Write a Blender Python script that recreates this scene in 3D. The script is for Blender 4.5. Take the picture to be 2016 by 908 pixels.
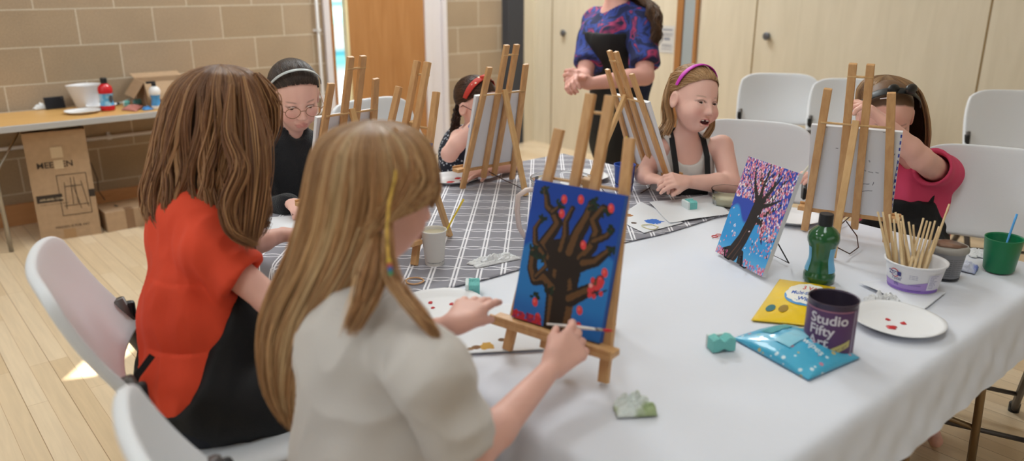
import bpy, bmesh, math, random
import numpy as np
from mathutils import Vector, Matrix
S = bpy.context.scene
for o in list(bpy.data.objects): bpy.data.objects.remove(o)
COL = S.collection
V = np.array
# ------------------------------------------------------------------ camera
CF = 1540.0; CH = 494.0
CTH = math.atan(CH/CF); CAZ = math.atan(1377/math.hypot(CF, CH)); CZ = 1.5
HF = V([math.sin(CAZ), math.cos(CAZ), 0.0]); HR = V([math.cos(CAZ), -math.sin(CAZ), 0.0]); UP = V([0, 0, 1.0])
FW = HF*math.cos(CTH) - UP*math.sin(CTH); CU = np.cross(HR, FW); CP = V([0, 0, CZ])
def _ray(x, y): return FW*CF + HR*(x-1008) - CU*(y-454)
def Zp(x, y, z=.72): r = _ray(x, y); return CP + r*((z-CZ)/r[2])
def Dp(x, y, d): return CP + _ray(x, y)*(d/CF)
def Xp(x, y, X): r = _ray(x, y); return CP + r*(X/r[0])
def Yp(x, y, Y): r = _ray(x, y); return CP + r*(Y/r[1])
cam = bpy.data.cameras.new('camera'); co = bpy.data.objects.new('camera', cam); COL.objects.link(co)
cam.sensor_fit = 'HORIZONTAL'; cam.sensor_width = 36; cam.lens = CF/2016*36
cam.clip_start = .05; cam.clip_end = 60
co.matrix_world = Matrix(((HR[0], CU[0], -FW[0], 0), (HR[1], CU[1], -FW[1], 0), (HR[2], CU[2], -FW[2], CZ), (0, 0, 0, 1)))
cam.dof.use_dof = True; cam.dof.focus_distance = 2.45; cam.dof.aperture_fstop = 27.5/15.0
S.camera = co
# ------------------------------------------------------------------ colour management, world, lights
S.view_settings.view_transform = 'Standard'; S.view_settings.look = 'None'
S.view_settings.gamma = 1; S.view_settings.use_curve_mapping = False
S.view_settings.exposure = 0.0
w = bpy.data.worlds.new('World'); S.world = w; w.use_nodes = True
w.node_tree.nodes['Background'].inputs[0].default_value = (.85, .93, 1, 1); w.node_tree.nodes['Background'].inputs[1].default_value = 1.0
def area(name, loc, tgt, sx, sy, power, col=(1, 1, 1)):
    l = bpy.data.lights.new(name, 'AREA'); l.shape = 'RECTANGLE'; l.size = sx; l.size_y = sy; l.energy = power; l.color = col
    o = bpy.data.objects.new(name, l); COL.objects.link(o); o.location = loc
    o.rotation_euler = (Vector(tgt)-Vector(loc)).to_track_quat('-Z', 'Y').to_euler(); return o
LK = .40
for i, (x, y, p) in enumerate([(-1.2, 3.7, 75), (1.4, 3.7, 100), (3.7, 4.5, 300), (-1.2, .4, 45), (1.4, .4, 45), (3.6, .6, 5)]):
    area('ceiling_light', (x, y, 3.86), (x, y, 0), 1.3, .7, p*LK, (.90, .975, 1))
area('window_daylight', (-3.3, 2.6, 2.1), (1.5, 3.2, .6), 5.0, 1.8, 125*LK, (.80, .93, 1))
area('window_daylight', (1.0, -3.3, 2.2), (1.2, 1.5, .7), 5.0, 1.6, 50*LK, (.84, .95, 1))
SUND = V([1, .22, -.72]); SUND = SUND/np.linalg.norm(SUND)
sl = bpy.data.lights.new('sun', 'SUN'); sl.energy = 30; sl.angle = math.radians(.5); sl.color = (1, .97, .9)
so = bpy.data.objects.new('sun', sl); COL.objects.link(so); so.rotation_euler = Vector(SUND).to_track_quat('-Z', 'Y').to_euler(); so.location = (-6, 1, 6)
# ------------------------------------------------------------------ material helpers
def lin(c):
    c = c.lstrip('#'); v = [int(c[i:i+2], 16)/255 for i in (0, 2, 4)]
    return tuple((x/12.92 if x <= .04045 else ((x+.055)/1.055)**2.4) for x in v)
class NT:
    def __init__(s, name):
        s.m = bpy.data.materials.new(name); s.m.use_nodes = True; s.t = s.m.node_tree; s.b = s.t.nodes['Principled BSDF']
    def n(s, typ, **kw):
        x = s.t.nodes.new(typ)
        for k, v in kw.items():
            if k.startswith('i_'): x.inputs[k[2:].replace('_', ' ')].default_value = v
            else: setattr(x, k, v)
        return x
    def l(s, a, b):
        if isinstance(a, tuple): b.default_value = (*a[:3], 1)
        else: s.t.links.new(a, b)
    def math(s, op, a, b=None, c=None):
        x = s.n('ShaderNodeMath', operation=op)
        for i, v in enumerate((a, b, c)):
            if v is None: continue
            if isinstance(v, (int, float)): x.inputs[i].default_value = v
            else: s.l(v, x.inputs[i])
        return x.outputs[0]
    def mix(s, f, a, b):
        x = s.n('ShaderNodeMix', data_type='RGBA')
        for i, v in ((0, f), (6, a), (7, b)):
            if isinstance(v, (int, float)): x.inputs[i].default_value = v
            elif isinstance(v, tuple): x.inputs[i].default_value = (*v[:3], 1)
            else: s.l(v, x.inputs[i])
        return x.outputs[2]
def mat(name, col, rough=.6, noise=0, nscale=20, bump=0, bscale=60, metal=0, spec=.5, trans=0, alpha=1, sss=0, coat=0, sheen=0, stretch=(1, 1, 1), ior=1.45):
    N = NT(name); b = N.b
    if isinstance(col, str): col = lin(col)
    b.inputs['Roughness'].default_value = rough; b.inputs['Metallic'].default_value = metal
    b.inputs['Specular IOR Level'].default_value = spec; b.inputs['Transmission Weight'].default_value = trans
    b.inputs['Alpha'].default_value = alpha; b.inputs['Coat Weight'].default_value = coat; b.inputs['IOR'].default_value = ior
    b.inputs['Sheen Weight'].default_value = sheen
    if sss:
        b.inputs['Subsurface Weight'].default_value = sss; b.inputs['Subsurface Radius'].default_value = (.012, .005, .003); b.inputs['Subsurface Scale'].default_value = 1
    b.inputs['Base Color'].default_value = (*col, 1)
    if noise or bump:
        tc = N.n('ShaderNodeTexCoord'); mp = N.n('ShaderNodeMapping'); mp.inputs['Scale'].default_value = stretch; N.l(tc.outputs['Object'], mp.inputs[0])
    if noise:
        nz = N.n('ShaderNodeTexNoise'); nz.inputs['Scale'].default_value = nscale; nz.inputs['Detail'].default_value = 4; N.l(mp.outputs[0], nz.inputs['Vector'])
        dk = tuple(max(0, c*(1-noise)) for c in col); lt = tuple(min(1, c*(1+noise)) for c in col)
        mr = N.n('ShaderNodeMapRange'); mr.inputs[1].default_value = .3; mr.inputs[2].default_value = .7; N.l(nz.outputs[0], mr.inputs[0])
        N.l(N.mix(mr.outputs[0], dk, lt), b.inputs['Base Color'])
    if bump:
        n2 = N.n('ShaderNodeTexNoise'); n2.inputs['Scale'].default_value = bscale; n2.inputs['Detail'].default_value = 5; N.l(mp.outputs[0], n2.inputs['Vector'])
        bp = N.n('ShaderNodeBump'); bp.inputs['Strength'].default_value = bump; bp.inputs['Distance'].default_value = .01; N.l(n2.outputs[0], bp.inputs['Height']); N.l(bp.outputs[0], b.inputs['Normal'])
    return N.m
def vcmat(name, rough=.6, spec=.5, sss=0, bump=0, bscale=200, sheen=0, tint=None):
    N = NT(name); a = N.n('ShaderNodeVertexColor', layer_name='Col'); N.l(a.outputs[0], N.b.inputs['Base Color'])
    N.b.inputs['Roughness'].default_value = rough; N.b.inputs['Specular IOR Level'].default_value = spec; N.b.inputs['Sheen Weight'].default_value = sheen
    if sss: N.b.inputs['Subsurface Weight'].default_value = sss; N.b.inputs['Subsurface Radius'].default_value = (.012, .005, .003); N.b.inputs['Subsurface Scale'].default_value = 1
    if bump:
        n2 = N.n('ShaderNodeTexNoise'); n2.inputs['Scale'].default_value = bscale; tc = N.n('ShaderNodeTexCoord'); N.l(tc.outputs['Object'], n2.inputs['Vector'])
        bp = N.n('ShaderNodeBump'); bp.inputs['Strength'].default_value = bump; bp.inputs['Distance'].default_value = .004; N.l(n2.outputs[0], bp.inputs['Height']); N.l(bp.outputs[0], N.b.inputs['Normal'])
    return N.m
# ------------------------------------------------------------------ object helpers
def link(name, me, m=None, parent=None, smooth=False, loc=None):
    o = bpy.data.objects.new(name, me); COL.objects.link(o)
    if m is not None:
        for mm in (m if isinstance(m, (list, tuple)) else [m]): me.materials.append(mm)
    if parent is not None: o.parent = parent
    if loc is not None: o.location = loc
    if smooth:
        me.polygons.foreach_set('use_smooth', [True]*len(me.polygons))
    return o
def obj(name, bm, m, parent=None, smooth=False, loc=None, bevel=0, seg=2):
    me = bpy.data.meshes.new(name); bmesh.ops.recalc_face_normals(bm, faces=bm.faces); bm.to_mesh(me); bm.free()
    o = link(name, me, m, parent, smooth, loc)
    if bevel:
        md = o.modifiers.new('bevel', 'BEVEL'); md.width = bevel; md.segments = seg; md.limit_method = 'ANGLE'; md.angle_limit = math.radians(40)
    return o
def thing(name, label, cat, loc=(0, 0, 0), rotz=0, group=None):
    o = bpy.data.objects.new(name, None); COL.objects.link(o); o.empty_display_size = .05
    o.location = loc; o.rotation_euler = (0, 0, rotz); o['label'] = label; o['category'] = cat
    if group: o['group'] = group
    return o
def tag(o, label, cat, group=None, kind=None):
    o['label'] = label; o['category'] = cat
    if group: o['group'] = group
    if kind: o['kind'] = kind
    return o
def struct(o): o['kind'] = 'structure'; return o
def dup(root, loc=None, rotz=None, label=None):
    r = root.copy(); COL.objects.link(r)
    if loc is not None: r.location = loc
    if rotz is not None: r.rotation_euler = (0, 0, rotz)
    if label: r['label'] = label
    for ch in list(root.children):
        c = ch.copy(); COL.objects.link(c); c.parent = r; c.matrix_parent_inverse = ch.matrix_parent_inverse
        for g in list(ch.children):
            d = g.copy(); COL.objects.link(d); d.parent = c; d.matrix_parent_inverse = g.matrix_parent_inverse
    return r
def BM(): return bmesh.new()
def box(bm, lo, hi, M=None):
    vs = []
    for x in (lo[0], hi[0]):
        for y in (lo[1], hi[1]):
            for z in (lo[2], hi[2]):
                p = Vector((x, y, z)); vs.append(bm.verts.new(M @ p if M else p))
    for f in ((0, 1, 3, 2), (4, 6, 7, 5), (0, 4, 5, 1), (2, 3, 7, 6), (0, 2, 6, 4), (1, 5, 7, 3)): bm.faces.new([vs[i] for i in f])
    return bm
def bar(bm, a, b, w, t, up=(0, 0, 1)):
    """rectangular bar from a to b; w = width along side axis, t = thickness"""
    a = Vector(a); b = Vector(b); d = (b-a).normalized(); u = Vector(up); s = d.cross(u).normalized(); n = s.cross(d).normalized()
    vs = []
    for p in (a, b):
        for sx, sy in ((-1, -1), (1, -1), (1, 1), (-1, 1)): vs.append(bm.verts.new(p + s*sx*w/2 + n*sy*t/2))
    for f in ((3, 2, 1, 0), (4, 5, 6, 7), (0, 1, 5, 4), (1, 2, 6, 5), (2, 3, 7, 6), (3, 0, 4, 7)): bm.faces.new([vs[i] for i in f])
    return bm
def tube(bm, pts, r, seg=8, cap=True, flat=1.0, closed=False):
    pts = [Vector(p) for p in pts]; n = len(pts); rs = r if isinstance(r, (list, tuple)) else [r]*n
    rings = []; prev = None
    for i, p in enumerate(pts):
        if closed: d = (pts[(i+1) % n]-pts[i-1]).normalized()
        else: d = (pts[min(i+1, n-1)]-pts[max(i-1, 0)]).normalized()
        if prev is None:
            u = Vector((0, 0, 1)) if abs(d.z) < .9 else Vector((1, 0, 0)); a = d.cross(u).normalized()
        else: a = (prev - d*prev.dot(d)).normalized()
        prev = a; b = d.cross(a)
        rings.append([bm.verts.new(p + (a*math.cos(t)+b*math.sin(t)*flat)*rs[i]) for t in [2*math.pi*k/seg for k in range(seg)]])
    for i in range(n if closed else n-1):
        q = rings[(i+1) % n]
        for k in range(seg): bm.faces.new((rings[i][k], rings[i][(k+1) % seg], q[(k+1) % seg], q[k]))
    if cap and not closed:
        bm.faces.new(rings[0][::-1]); bm.faces.new(rings[-1])
    return bm
def lathe(bm, prof, seg=40, c=(0, 0, 0), sx=1, sy=1, cap0=True, cap1=False, fn=None):
    rings = []
    for (r, z) in prof:
        ring = []
        for k in range(seg):
            t = 2*math.pi*k/seg; p = Vector((c[0]+r*math.cos(t)*sx, c[1]+r*math.sin(t)*sy, c[2]+z))
            if fn: p = fn(p, t)
            ring.append(bm.verts.new(p))
        rings.append(ring)
    for a, b in zip(rings, rings[1:]):
        for k in range(seg): bm.faces.new((a[k], a[(k+1) % seg], b[(k+1) % seg], b[k]))
    if cap0: bm.faces.new(rings[0][::-1])
    if cap1: bm.faces.new(rings[-1])
    return bm
def gridsurf(name, P, m, parent=None, thick=0, smooth=True):
    """P: (n,m,3) array -> mesh"""
    n, k = P.shape[:2]; idx = np.arange(n*k).reshape(n, k)
    q = np.stack([idx[:-1, :-1], idx[1:, :-1], idx[1:, 1:], idx[:-1, 1:]], -1).reshape(-1, 4)
    me = bpy.data.meshes.new(name); me.from_pydata(P.reshape(-1, 3).tolist(), [], q.tolist())
    o = link(name, me, m, parent, smooth)
    if thick:
        md = o.modifiers.new('s', 'SOLIDIFY'); md.thickness = thick; md.offset = 0
    return o
def setcol(me, cols):
    a = me.color_attributes.new('Col', 'FLOAT_COLOR', 'POINT')
    c = np.ones((len(me.vertices), 4), np.float32); c[:, :3] = cols; a.data.foreach_set('color', c.ravel())
def text_mesh(name, body, size, m, fn, parent=None, bold=0.0, ext=.0, align='LEFT', shear=0, spacing=1):
    """built-in font text; fn maps local (x,y) to a point and normal"""
    c = bpy.data.curves.new(name, 'FONT'); c.body = body; c.size = size; c.offset = bold; c.align_x = align; c.shear = shear; c.space_character = spacing
    c.resolution_u = 3
    t = bpy.data.objects.new(name, c); COL.objects.link(t)
    dg = bpy.context.evaluated_depsgraph_get(); dg.update()
    me = bpy.data.meshes.new_from_object(t.evaluated_get(dg)); bpy.data.objects.remove(t)
    bm = bmesh.new(); bm.from_mesh(me)
    bmesh.ops.triangulate(bm, faces=bm.faces)
    for it in range(2):
        es = [e for e in bm.edges if e.calc_length() > size*.22]
        if es: bmesh.ops.subdivide_edges(bm, edges=es, cuts=1)
        bmesh.ops.triangulate(bm, faces=bm.faces)
    for v in bm.verts: v.co = Vector(fn(v.co.x, v.co.y))
    me2 = bpy.data.meshes.new(name); bm.to_mesh(me2); bm.free(); me2.materials.clear()
    return link(name, me2, m, parent)
def noise3(P, seed=0, n=6, f0=8.0):
    r = np.random.RandomState(seed); out = 0
    for i in range(n):
        k = r.normal(size=3)*f0*(1+i*.35); ph = r.rand()*6.28
        out = out + np.sin(P[..., 0]*k[0]+P[..., 1]*k[1]+P[..., 2]*k[2]+ph)/(1+i*.4)
    return out/n
# ------------------------------------------------------------------ implicit-surface modelling
def nrm(v): v = np.asarray(v, float); return v/np.linalg.norm(v)
class Field:
    def __init__(s): s.ops = []
    def cone(s, a, b, ra, rb, k=.02, op='u'):
        a = np.asarray(a, float); b = np.asarray(b, float); R = max(ra, rb)
        def f(X, Y, Z):
            ab = b-a; L = max(ab@ab, 1e-12)
            t = np.clip(((X-a[0])*ab[0]+(Y-a[1])*ab[1]+(Z-a[2])*ab[2])/L, 0, 1)
            return np.sqrt((X-a[0]-t*ab[0])**2+(Y-a[1]-t*ab[1])**2+(Z-a[2]-t*ab[2])**2)-(ra+t*(rb-ra))
        s.ops.append((op, np.minimum(a, b)-R, np.maximum(a, b)+R, f, k)); return s
    def ell(s, c, r, M=None, k=.02, op='u'):
        c = np.asarray(c, float); r = np.asarray(r, float); M = np.eye(3) if M is None else np.asarray(M)
        ext = np.sqrt(((M*r[None, :])**2).sum(1))
        def f(X, Y, Z):
            x = X-c[0]; y = Y-c[1]; z = Z-c[2]
            l = [(M[0, i]*x+M[1, i]*y+M[2, i]*z)/r[i] for i in range(3)]
            k0 = np.sqrt(l[0]**2+l[1]**2+l[2]**2); k1 = np.sqrt((l[0]/r[0])**2+(l[1]/r[1])**2+(l[2]/r[2])**2)+1e-9
            return k0*(k0-1)/k1
        s.ops.append((op, c-ext, c+ext, f, k)); return s
    def half(s, p, n, k=.004, op='i'):
        """keep the side n points away from (intersect with half space (x-p).n<0)"""
        p = np.asarray(p, float); n = nrm(n)
        def f(X, Y, Z): return (X-p[0])*n[0]+(Y-p[1])*n[1]+(Z-p[2])*n[2]
        s.ops.append((op, None, None, f, k)); return s
    def func(s, f, op='add'):
        s.ops.append((op, None, None, f, 0)); return s
    def inflated(s, d, kk=None):
        q = Field()
        for (op, lo, hi, f, k) in s.ops:
            q.ops.append((op, None if lo is None else lo-d, None if hi is None else hi+d, (lambda X, Y, Z, f=f: f(X, Y, Z)-d), kk or k))
        return q
    def mesh(s, h, fine=(), hf=None, pad=.012):
        los = [o[1] for o in s.ops if o[0] == 'u' and o[1] is not None]; his = [o[2] for o in s.ops if o[0] == 'u' and o[2] is not None]
        lo = np.min(los, 0)-pad; hi = np.max(his, 0)+pad; ax = []
        for i in range(3):
            x = lo[i]; a = [x]
            iv = [(f[0][i], f[1][i]) for f in fine]
            while x < hi[i]:
                x += hf if any(l-h <= x <= u for l, u in iv) else h
                a.append(x)
            ax.append(np.array(a, np.float32))
        F = np.full([len(a) for a in ax], 9.0, np.float32)
        for (op, l, u, f, k) in s.ops:
            if l is None: sl = [slice(0, len(a)) for a in ax]
            else:
                m = k+2*h+.004; sl = []
                for i in range(3):
                    i0 = np.searchsorted(ax[i], l[i]-m); i1 = np.searchsorted(ax[i], u[i]+m); sl.append(slice(int(i0), int(max(i0, i1))))
            if any(q.stop <= q.start for q in sl): continue
            X = ax[0][sl[0]][:, None, None]; Y = ax[1][sl[1]][None, :, None]; Z = ax[2][sl[2]][None, None, :]
            sl = tuple(sl); A = F[sl]; B = f(X, Y, Z).astype(np.float32)
            if op == 'u': hh = np.maximum(k-np.abs(A-B), 0)/max(k, 1e-6); F[sl] = np.minimum(A, B)-hh*hh*k*.25
            elif op == 's': B = -B; hh = np.maximum(k-np.abs(A-B), 0)/max(k, 1e-6); F[sl] = np.maximum(A, B)+hh*hh*k*.25
            elif op == 'i': hh = np.maximum(k-np.abs(A-B), 0)/max(k, 1e-6); F[sl] = np.maximum(A, B)+hh*hh*k*.25
            elif op == 'add': F[sl] = A+B
        F[0] = F[-1] = 9; F[:, 0] = F[:, -1] = 9; F[:, :, 0] = F[:, :, -1] = 9
        return surfnets(F, ax)
def surfnets(F, ax):
    s = F < 0; n = [d-1 for d in F.shape]; cnt = np.zeros(n, np.int8)
    for a in (0, 1):
        for b in (0, 1):
            for c in (0, 1): cnt += s[a:a+n[0], b:b+n[1], c:c+n[2]]
    act = (cnt > 0) & (cnt < 8); I, J, K = np.nonzero(act); idm = np.full(n, -1, np.int32); idm[I, J, K] = np.arange(len(I))
    corn = {}
    for a in (0, 1):
        for b in (0, 1):
            for c in (0, 1): corn[a, b, c] = F[I+a, J+b, K+c]
    acc = np.zeros((len(I), 3)); num = np.zeros(len(I))
    for (p, q) in [((a, b, 0), (a, b, 1)) for a in (0, 1) for b in (0, 1)]+[((a, 0, b), (a, 1, b)) for a in (0, 1) for b in (0, 1)]+[((0, a, b), (1, a, b)) for a in (0, 1) for b in (0, 1)]:
        fa, fb = corn[p], corn[q]; m = (fa < 0) != (fb < 0); t = np.where(m, fa/np.where(m, fa-fb, 1), 0)
        pos = [p[i]+t*(q[i]-p[i]) for i in range(3)]
        for i in range(3): acc[:, i] += np.where(m, pos[i], 0)
        num += m
    acc /= num[:, None]; P = np.empty_like(acc)
    for i, ii in enumerate((I, J, K)): P[:, i] = ax[i][ii]+acc[:, i]*(ax[i][ii+1]-ax[i][ii])
    Q = []
    for d in range(3):
        sh = [slice(None)]*3; sh2 = [slice(None)]*3; sh[d] = slice(0, -1); sh2[d] = slice(1, None)
        ch = s[tuple(sh)] != s[tuple(sh2)]; a, b, c = np.nonzero(ch); ijk = [a, b, c]; u, v = [(1, 2), (2, 0), (0, 1)][d]
        ok = (ijk[u] > 0) & (ijk[v] > 0) & (ijk[u] < n[u]) & (ijk[v] < n[v]); ijk = [x[ok] for x in ijk]; fl = s[tuple(ijk)]
        def cell(du, dv):
            t = list(ijk); t[u] = t[u]-du; t[v] = t[v]-dv; return idm[t[0], t[1], t[2]]
        q = np.stack([cell(1, 1), cell(0, 1), cell(0, 0), cell(1, 0)], 1); q[~fl] = q[~fl][:, ::-1]; Q.append(q)
    Q = np.concatenate(Q); Q = Q[(Q >= 0).all(1)]
    return P, Q
def fieldobj(name, fld, m, parent=None, h=.006, fine=(), hf=None, colfn=None, iters=1):
    P, Q = fld.mesh(h, fine, hf or h)
    me = bpy.data.meshes.new(name); me.vertices.add(len(P)); me.vertices.foreach_set('co', P.ravel())
    me.loops.add(len(Q)*4); me.loops.foreach_set('vertex_index', Q.ravel().astype(np.int32)); me.polygons.add(len(Q))
    me.polygons.foreach_set('loop_start', np.arange(0, len(Q)*4, 4, dtype=np.int32)); me.polygons.foreach_set('loop_total', np.full(len(Q), 4, np.int32))
    me.update(calc_edges=True); me.validate()
    if colfn is not None: setcol(me, colfn(P))
    return link(name, me, m, parent, True)
def strands(name, L, R, cols, m, parent=None, seg=3):
    """L (N,K,3) paths, R (N,K) radii, cols (N,K,3)"""
    N, K = L.shape[:2]
    T = np.gradient(L, axis=1); T /= np.linalg.norm(T, axis=2, keepdims=True)+1e-9
    ref = np.random.RandomState(1).normal(size=(N, 1, 3)); A = np.cross(T, ref); A /= np.linalg.norm(A, axis=2, keepdims=True)+1e-9; B = np.cross(T, A)
    ang = np.arange(seg)*2*math.pi/seg
    P = L[:, :, None]+(A[:, :, None]*np.cos(ang)[None, None, :, None]+B[:, :, None]*np.sin(ang)[None, None, :, None])*R[:, :, None, None]
    base = (np.arange(N)*K*seg)[:, None, None]+(np.arange(K-1)*seg)[None, :, None]; k = np.arange(seg)[None, None]; k2 = (k+1) % seg
    Q = np.stack([base+k, base+k2, base+seg+k2, base+seg+k], -1).reshape(-1, 4)
    me = bpy.data.meshes.new(name); me.vertices.add(N*K*seg); me.vertices.foreach_set('co', P.astype(np.float32).ravel())
    me.loops.add(len(Q)*4); me.loops.foreach_set('vertex_index', Q.ravel().astype(np.int32)); me.polygons.add(len(Q))
    me.polygons.foreach_set('loop_start', np.arange(0, len(Q)*4, 4, dtype=np.int32)); me.polygons.foreach_set('loop_total', np.full(len(Q), 4, np.int32))
    me.update(calc_edges=True); setcol(me, np.repeat(cols.reshape(-1, 3), seg, axis=0))
    return link(name, me, m, parent, True)
# ================================================================== THE ROOM
WY = 5.7; WX = 5.05
def block_wall():
    N = NT('painted_blockwork'); tc = N.n('ShaderNodeTexCoord'); sp = N.n('ShaderNodeSeparateXYZ'); N.l(tc.outputs['Object'], sp.inputs[0])
    cb = N.n('ShaderNodeCombineXYZ'); N.l(N.math('SUBTRACT', sp.outputs[0], 1.132-.45*8), cb.inputs[0]); N.l(N.math('SUBTRACT', sp.outputs[2], 1.326-.2245*12-.001), cb.inputs[1])
    bt = N.n('ShaderNodeTexBrick', offset=.5); bt.inputs['Scale'].default_value = 1; bt.inputs['Brick Width'].default_value = .4617; bt.inputs['Row Height'].default_value = .2245
    bt.inputs['Mortar Size'].default_value = .0045; bt.inputs['Mortar Smooth'].default_value = .3
    bt.inputs['Color1'].default_value = (*lin('a8927a'), 1); bt.inputs['Color2'].default_value = (*lin('a18b71'), 1); bt.inputs['Mortar'].default_value = (*lin('c8baa6'), 1)
    N.l(cb.outputs[0], bt.inputs['Vector'])
    nz = N.n('ShaderNodeTexNoise'); nz.inputs['Scale'].default_value = 140; nz.inputs['Detail'].default_value = 6; N.l(tc.outputs['Object'], nz.inputs['Vector'])
    n2 = N.n('ShaderNodeTexNoise'); n2.inputs['Scale'].default_value = 3; N.l(tc.outputs['Object'], n2.inputs['Vector'])
    mr = N.n('ShaderNodeMapRange'); mr.inputs[1].default_value = .35; mr.inputs[2].default_value = .65; mr.inputs[3].default_value = .84; mr.inputs[4].default_value = 1.1; N.l(nz.outputs[0], mr.inputs[0])
    m3 = N.n('ShaderNodeMapRange'); m3.inputs[1].default_value = .3; m3.inputs[2].default_value = .7; m3.inputs[3].default_value = .93; m3.inputs[4].default_value = 1.06; N.l(n2.outputs[0], m3.inputs[0])
    vm = N.n('ShaderNodeVectorMath', operation='SCALE'); N.l(bt.outputs[0], vm.inputs[0]); N.l(N.math('MULTIPLY', mr.outputs[0], m3.outputs[0]), vm.inputs['Scale'])
    N.l(vm.outputs[0], N.b.inputs['Base Color']); N.b.inputs['Roughness'].default_value = .85
    hh = N.math('ADD', N.math('MULTIPLY', nz.outputs[0], .5), N.math('MULTIPLY', bt.outputs['Fac'], .8))
    bp = N.n('ShaderNodeBump'); bp.inputs['Strength'].default_value = .55; bp.inputs['Distance'].default_value = .006; N.l(hh, bp.inputs['Height']); N.l(bp.outputs[0], N.b.inputs['Normal'])
    return N.m
def floor_mat():
    N = NT('maple_floor'); tc = N.n('ShaderNodeTexCoord'); sp = N.n('ShaderNodeSeparateXYZ'); N.l(tc.outputs['Object'], sp.inputs[0])
    cb = N.n('ShaderNodeCombineXYZ'); N.l(N.math('ADD', sp.outputs[1], 20.3), cb.inputs[0]); N.l(N.math('ADD', sp.outputs[0], 20.015), cb.inputs[1])
    bt = N.n('ShaderNodeTexBrick', offset=.37, offset_frequency=3); bt.inputs['Scale'].default_value = 1; bt.inputs['Brick Width'].default_value = .95; bt.inputs['Row Height'].default_value = .0705
    bt.inputs['Mortar Size'].default_value = .0007; bt.inputs['Mortar Smooth'].default_value = .1; bt.inputs['Bias'].default_value = 0
    bt.inputs['Color1'].default_value = (*lin('e0cbae'), 1); bt.inputs['Color2'].default_value = (*lin('cfb592'), 1); bt.inputs['Mortar'].default_value = (*lin('a98660'), 1)
    N.l(cb.outputs[0], bt.inputs['Vector'])
    # wide dark board gaps every second strip
    fx = N.math('FRACT', N.math('DIVIDE', N.math('ADD', sp.outputs[0], 20.015), .141)); gap = N.math('LESS_THAN', fx, .013)
    mp = N.n('ShaderNodeMapping'); mp.inputs['Scale'].default_value = (28, 1.6, 1); N.l(tc.outputs['Object'], mp.inputs[0])
    nz = N.n('ShaderNodeTexNoise'); nz.inputs['Scale'].default_value = 2; nz.inputs['Detail'].default_value = 5; nz.inputs['Distortion'].default_value = .6; N.l(mp.outputs[0], nz.inputs['Vector'])
    mr = N.n('ShaderNodeMapRange'); mr.inputs[1].default_value = .3; mr.inputs[2].default_value = .7; mr.inputs[3].default_value = .93; mr.inputs[4].default_value = 1.05; N.l(nz.outputs[0], mr.inputs[0])
    vm = N.n('ShaderNodeVectorMath', operation='SCALE'); N.l(bt.outputs[0], vm.inputs[0]); N.l(mr.outputs[0], vm.inputs['Scale'])
    N.l(N.mix(N.math('MULTIPLY', gap, .7), vm.outputs[0], lin('6f5238')), N.b.inputs['Base Color']); N.b.inputs['Roughness'].default_value = .32
    return N.m
def wood(name, c1, c2, rough=.45, sc=(1, 1, 1), ns=3, coat=0, dist=1.0):
    N = NT(name); tc = N.n('ShaderNodeTexCoord'); mp = N.n('ShaderNodeMapping'); mp.inputs['Scale'].default_value = sc; N.l(tc.outputs['Object'], mp.inputs[0])
    nz = N.n('ShaderNodeTexNoise'); nz.inputs['Scale'].default_value = ns; nz.inputs['Detail'].default_value = 6; nz.inputs['Distortion'].default_value = dist; N.l(mp.outputs[0], nz.inputs['Vector'])
    mr = N.n('ShaderNodeMapRange'); mr.inputs[1].default_value = .3; mr.inputs[2].default_value = .7; N.l(nz.outputs[0], mr.inputs[0])
    N.l(N.mix(mr.outputs[0], lin(c1), lin(c2)), N.b.inputs['Base Color']); N.b.inputs['Roughness'].default_value = rough; N.b.inputs['Coat Weight'].default_value = coat
    return N.m
M_block = block_wall(); M_floor = floor_mat()
M_ply = wood('birch_ply', 'cfc2aa', 'd8cbb4', .5, (6, 6, .7), 2); M_plyedge = mat('ply_gap', '8d7450', .7)
M_oak = wood('oak_veneer', 'a06c3c', 'ae7b4a', .45, (9, 9, .8), 2.2); M_oakdark = wood('oak_frame', '9a6636', 'a97443', .5, (9, 9, .8), 2)
M_whitepaint = mat('white_gloss_paint', 'd8d0d2', .4); M_pipe = mat('white_pipe', 'dcd8d8', .35); M_darkcol = mat('charcoal_post', '3b3c42', .6)
M_ceiling = mat('ceiling_paint', 'efeeea', .9); M_offwall = mat('hall_wall_paint', 'cfc3b0', .9)
M_skirt = wood('skirting', 'b58154', 'c08d60', .5, (2, 9, 9), 3)
bm = BM(); box(bm, (-3.5, -3.5, -.1), (WX+.1, WY+.1, 0)); struct(obj('floor', bm, M_floor))
bm = BM(); box(bm, (-3.6, -3.6, 4.0), (WX+.2, WY+.2, 4.1)); struct(obj('ceiling', bm, M_ceiling))
# north wall of painted blockwork with the door opening
bm = BM(); box(bm, (-3.6, WY, 0), (2.935, WY+.12, 4.0)); box(bm, (4.097, WY, 0), (WX+.1, WY+.12, 4.0)); box(bm, (2.935, WY, 2.15), (4.097, WY+.12, 4.0)); struct(obj('wall_north', bm, M_block))
bm = BM(); box(bm, (WX, -3.6, 0), (WX+.1, 3.758, 4)); box(bm, (WX, 3.936, 0), (WX+.1, WY, 4)); box(bm, (WX+.06, 3.7, 0), (WX+.1, 4, 4)); struct(obj('wall_east', bm, M_ply))
bm = BM()
for y in (5.365, 3.257, 1.746, .25, -1.3): box(bm, (WX-.001, y-.006, 0), (WX+.002, y+.006, 4))
struct(obj('trim_1', bm, M_plyedge))
bm = BM(); box(bm, (WX-.02, 3.885, 0), (WX+.02, 3.945, 4)); box(bm, (WX-.02, 3.745, 0), (WX+.02, 3.775, 4)); struct(obj('trim_2', bm, M_oakdark))
bm = BM(); box(bm, (WX-.01, 3.775, 0), (WX+.03, 3.885, 4)); struct(obj('trim_3', bm, mat('grey_door_channel', 'a9b3b8', .35, metal=.3), bevel=.004))
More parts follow.
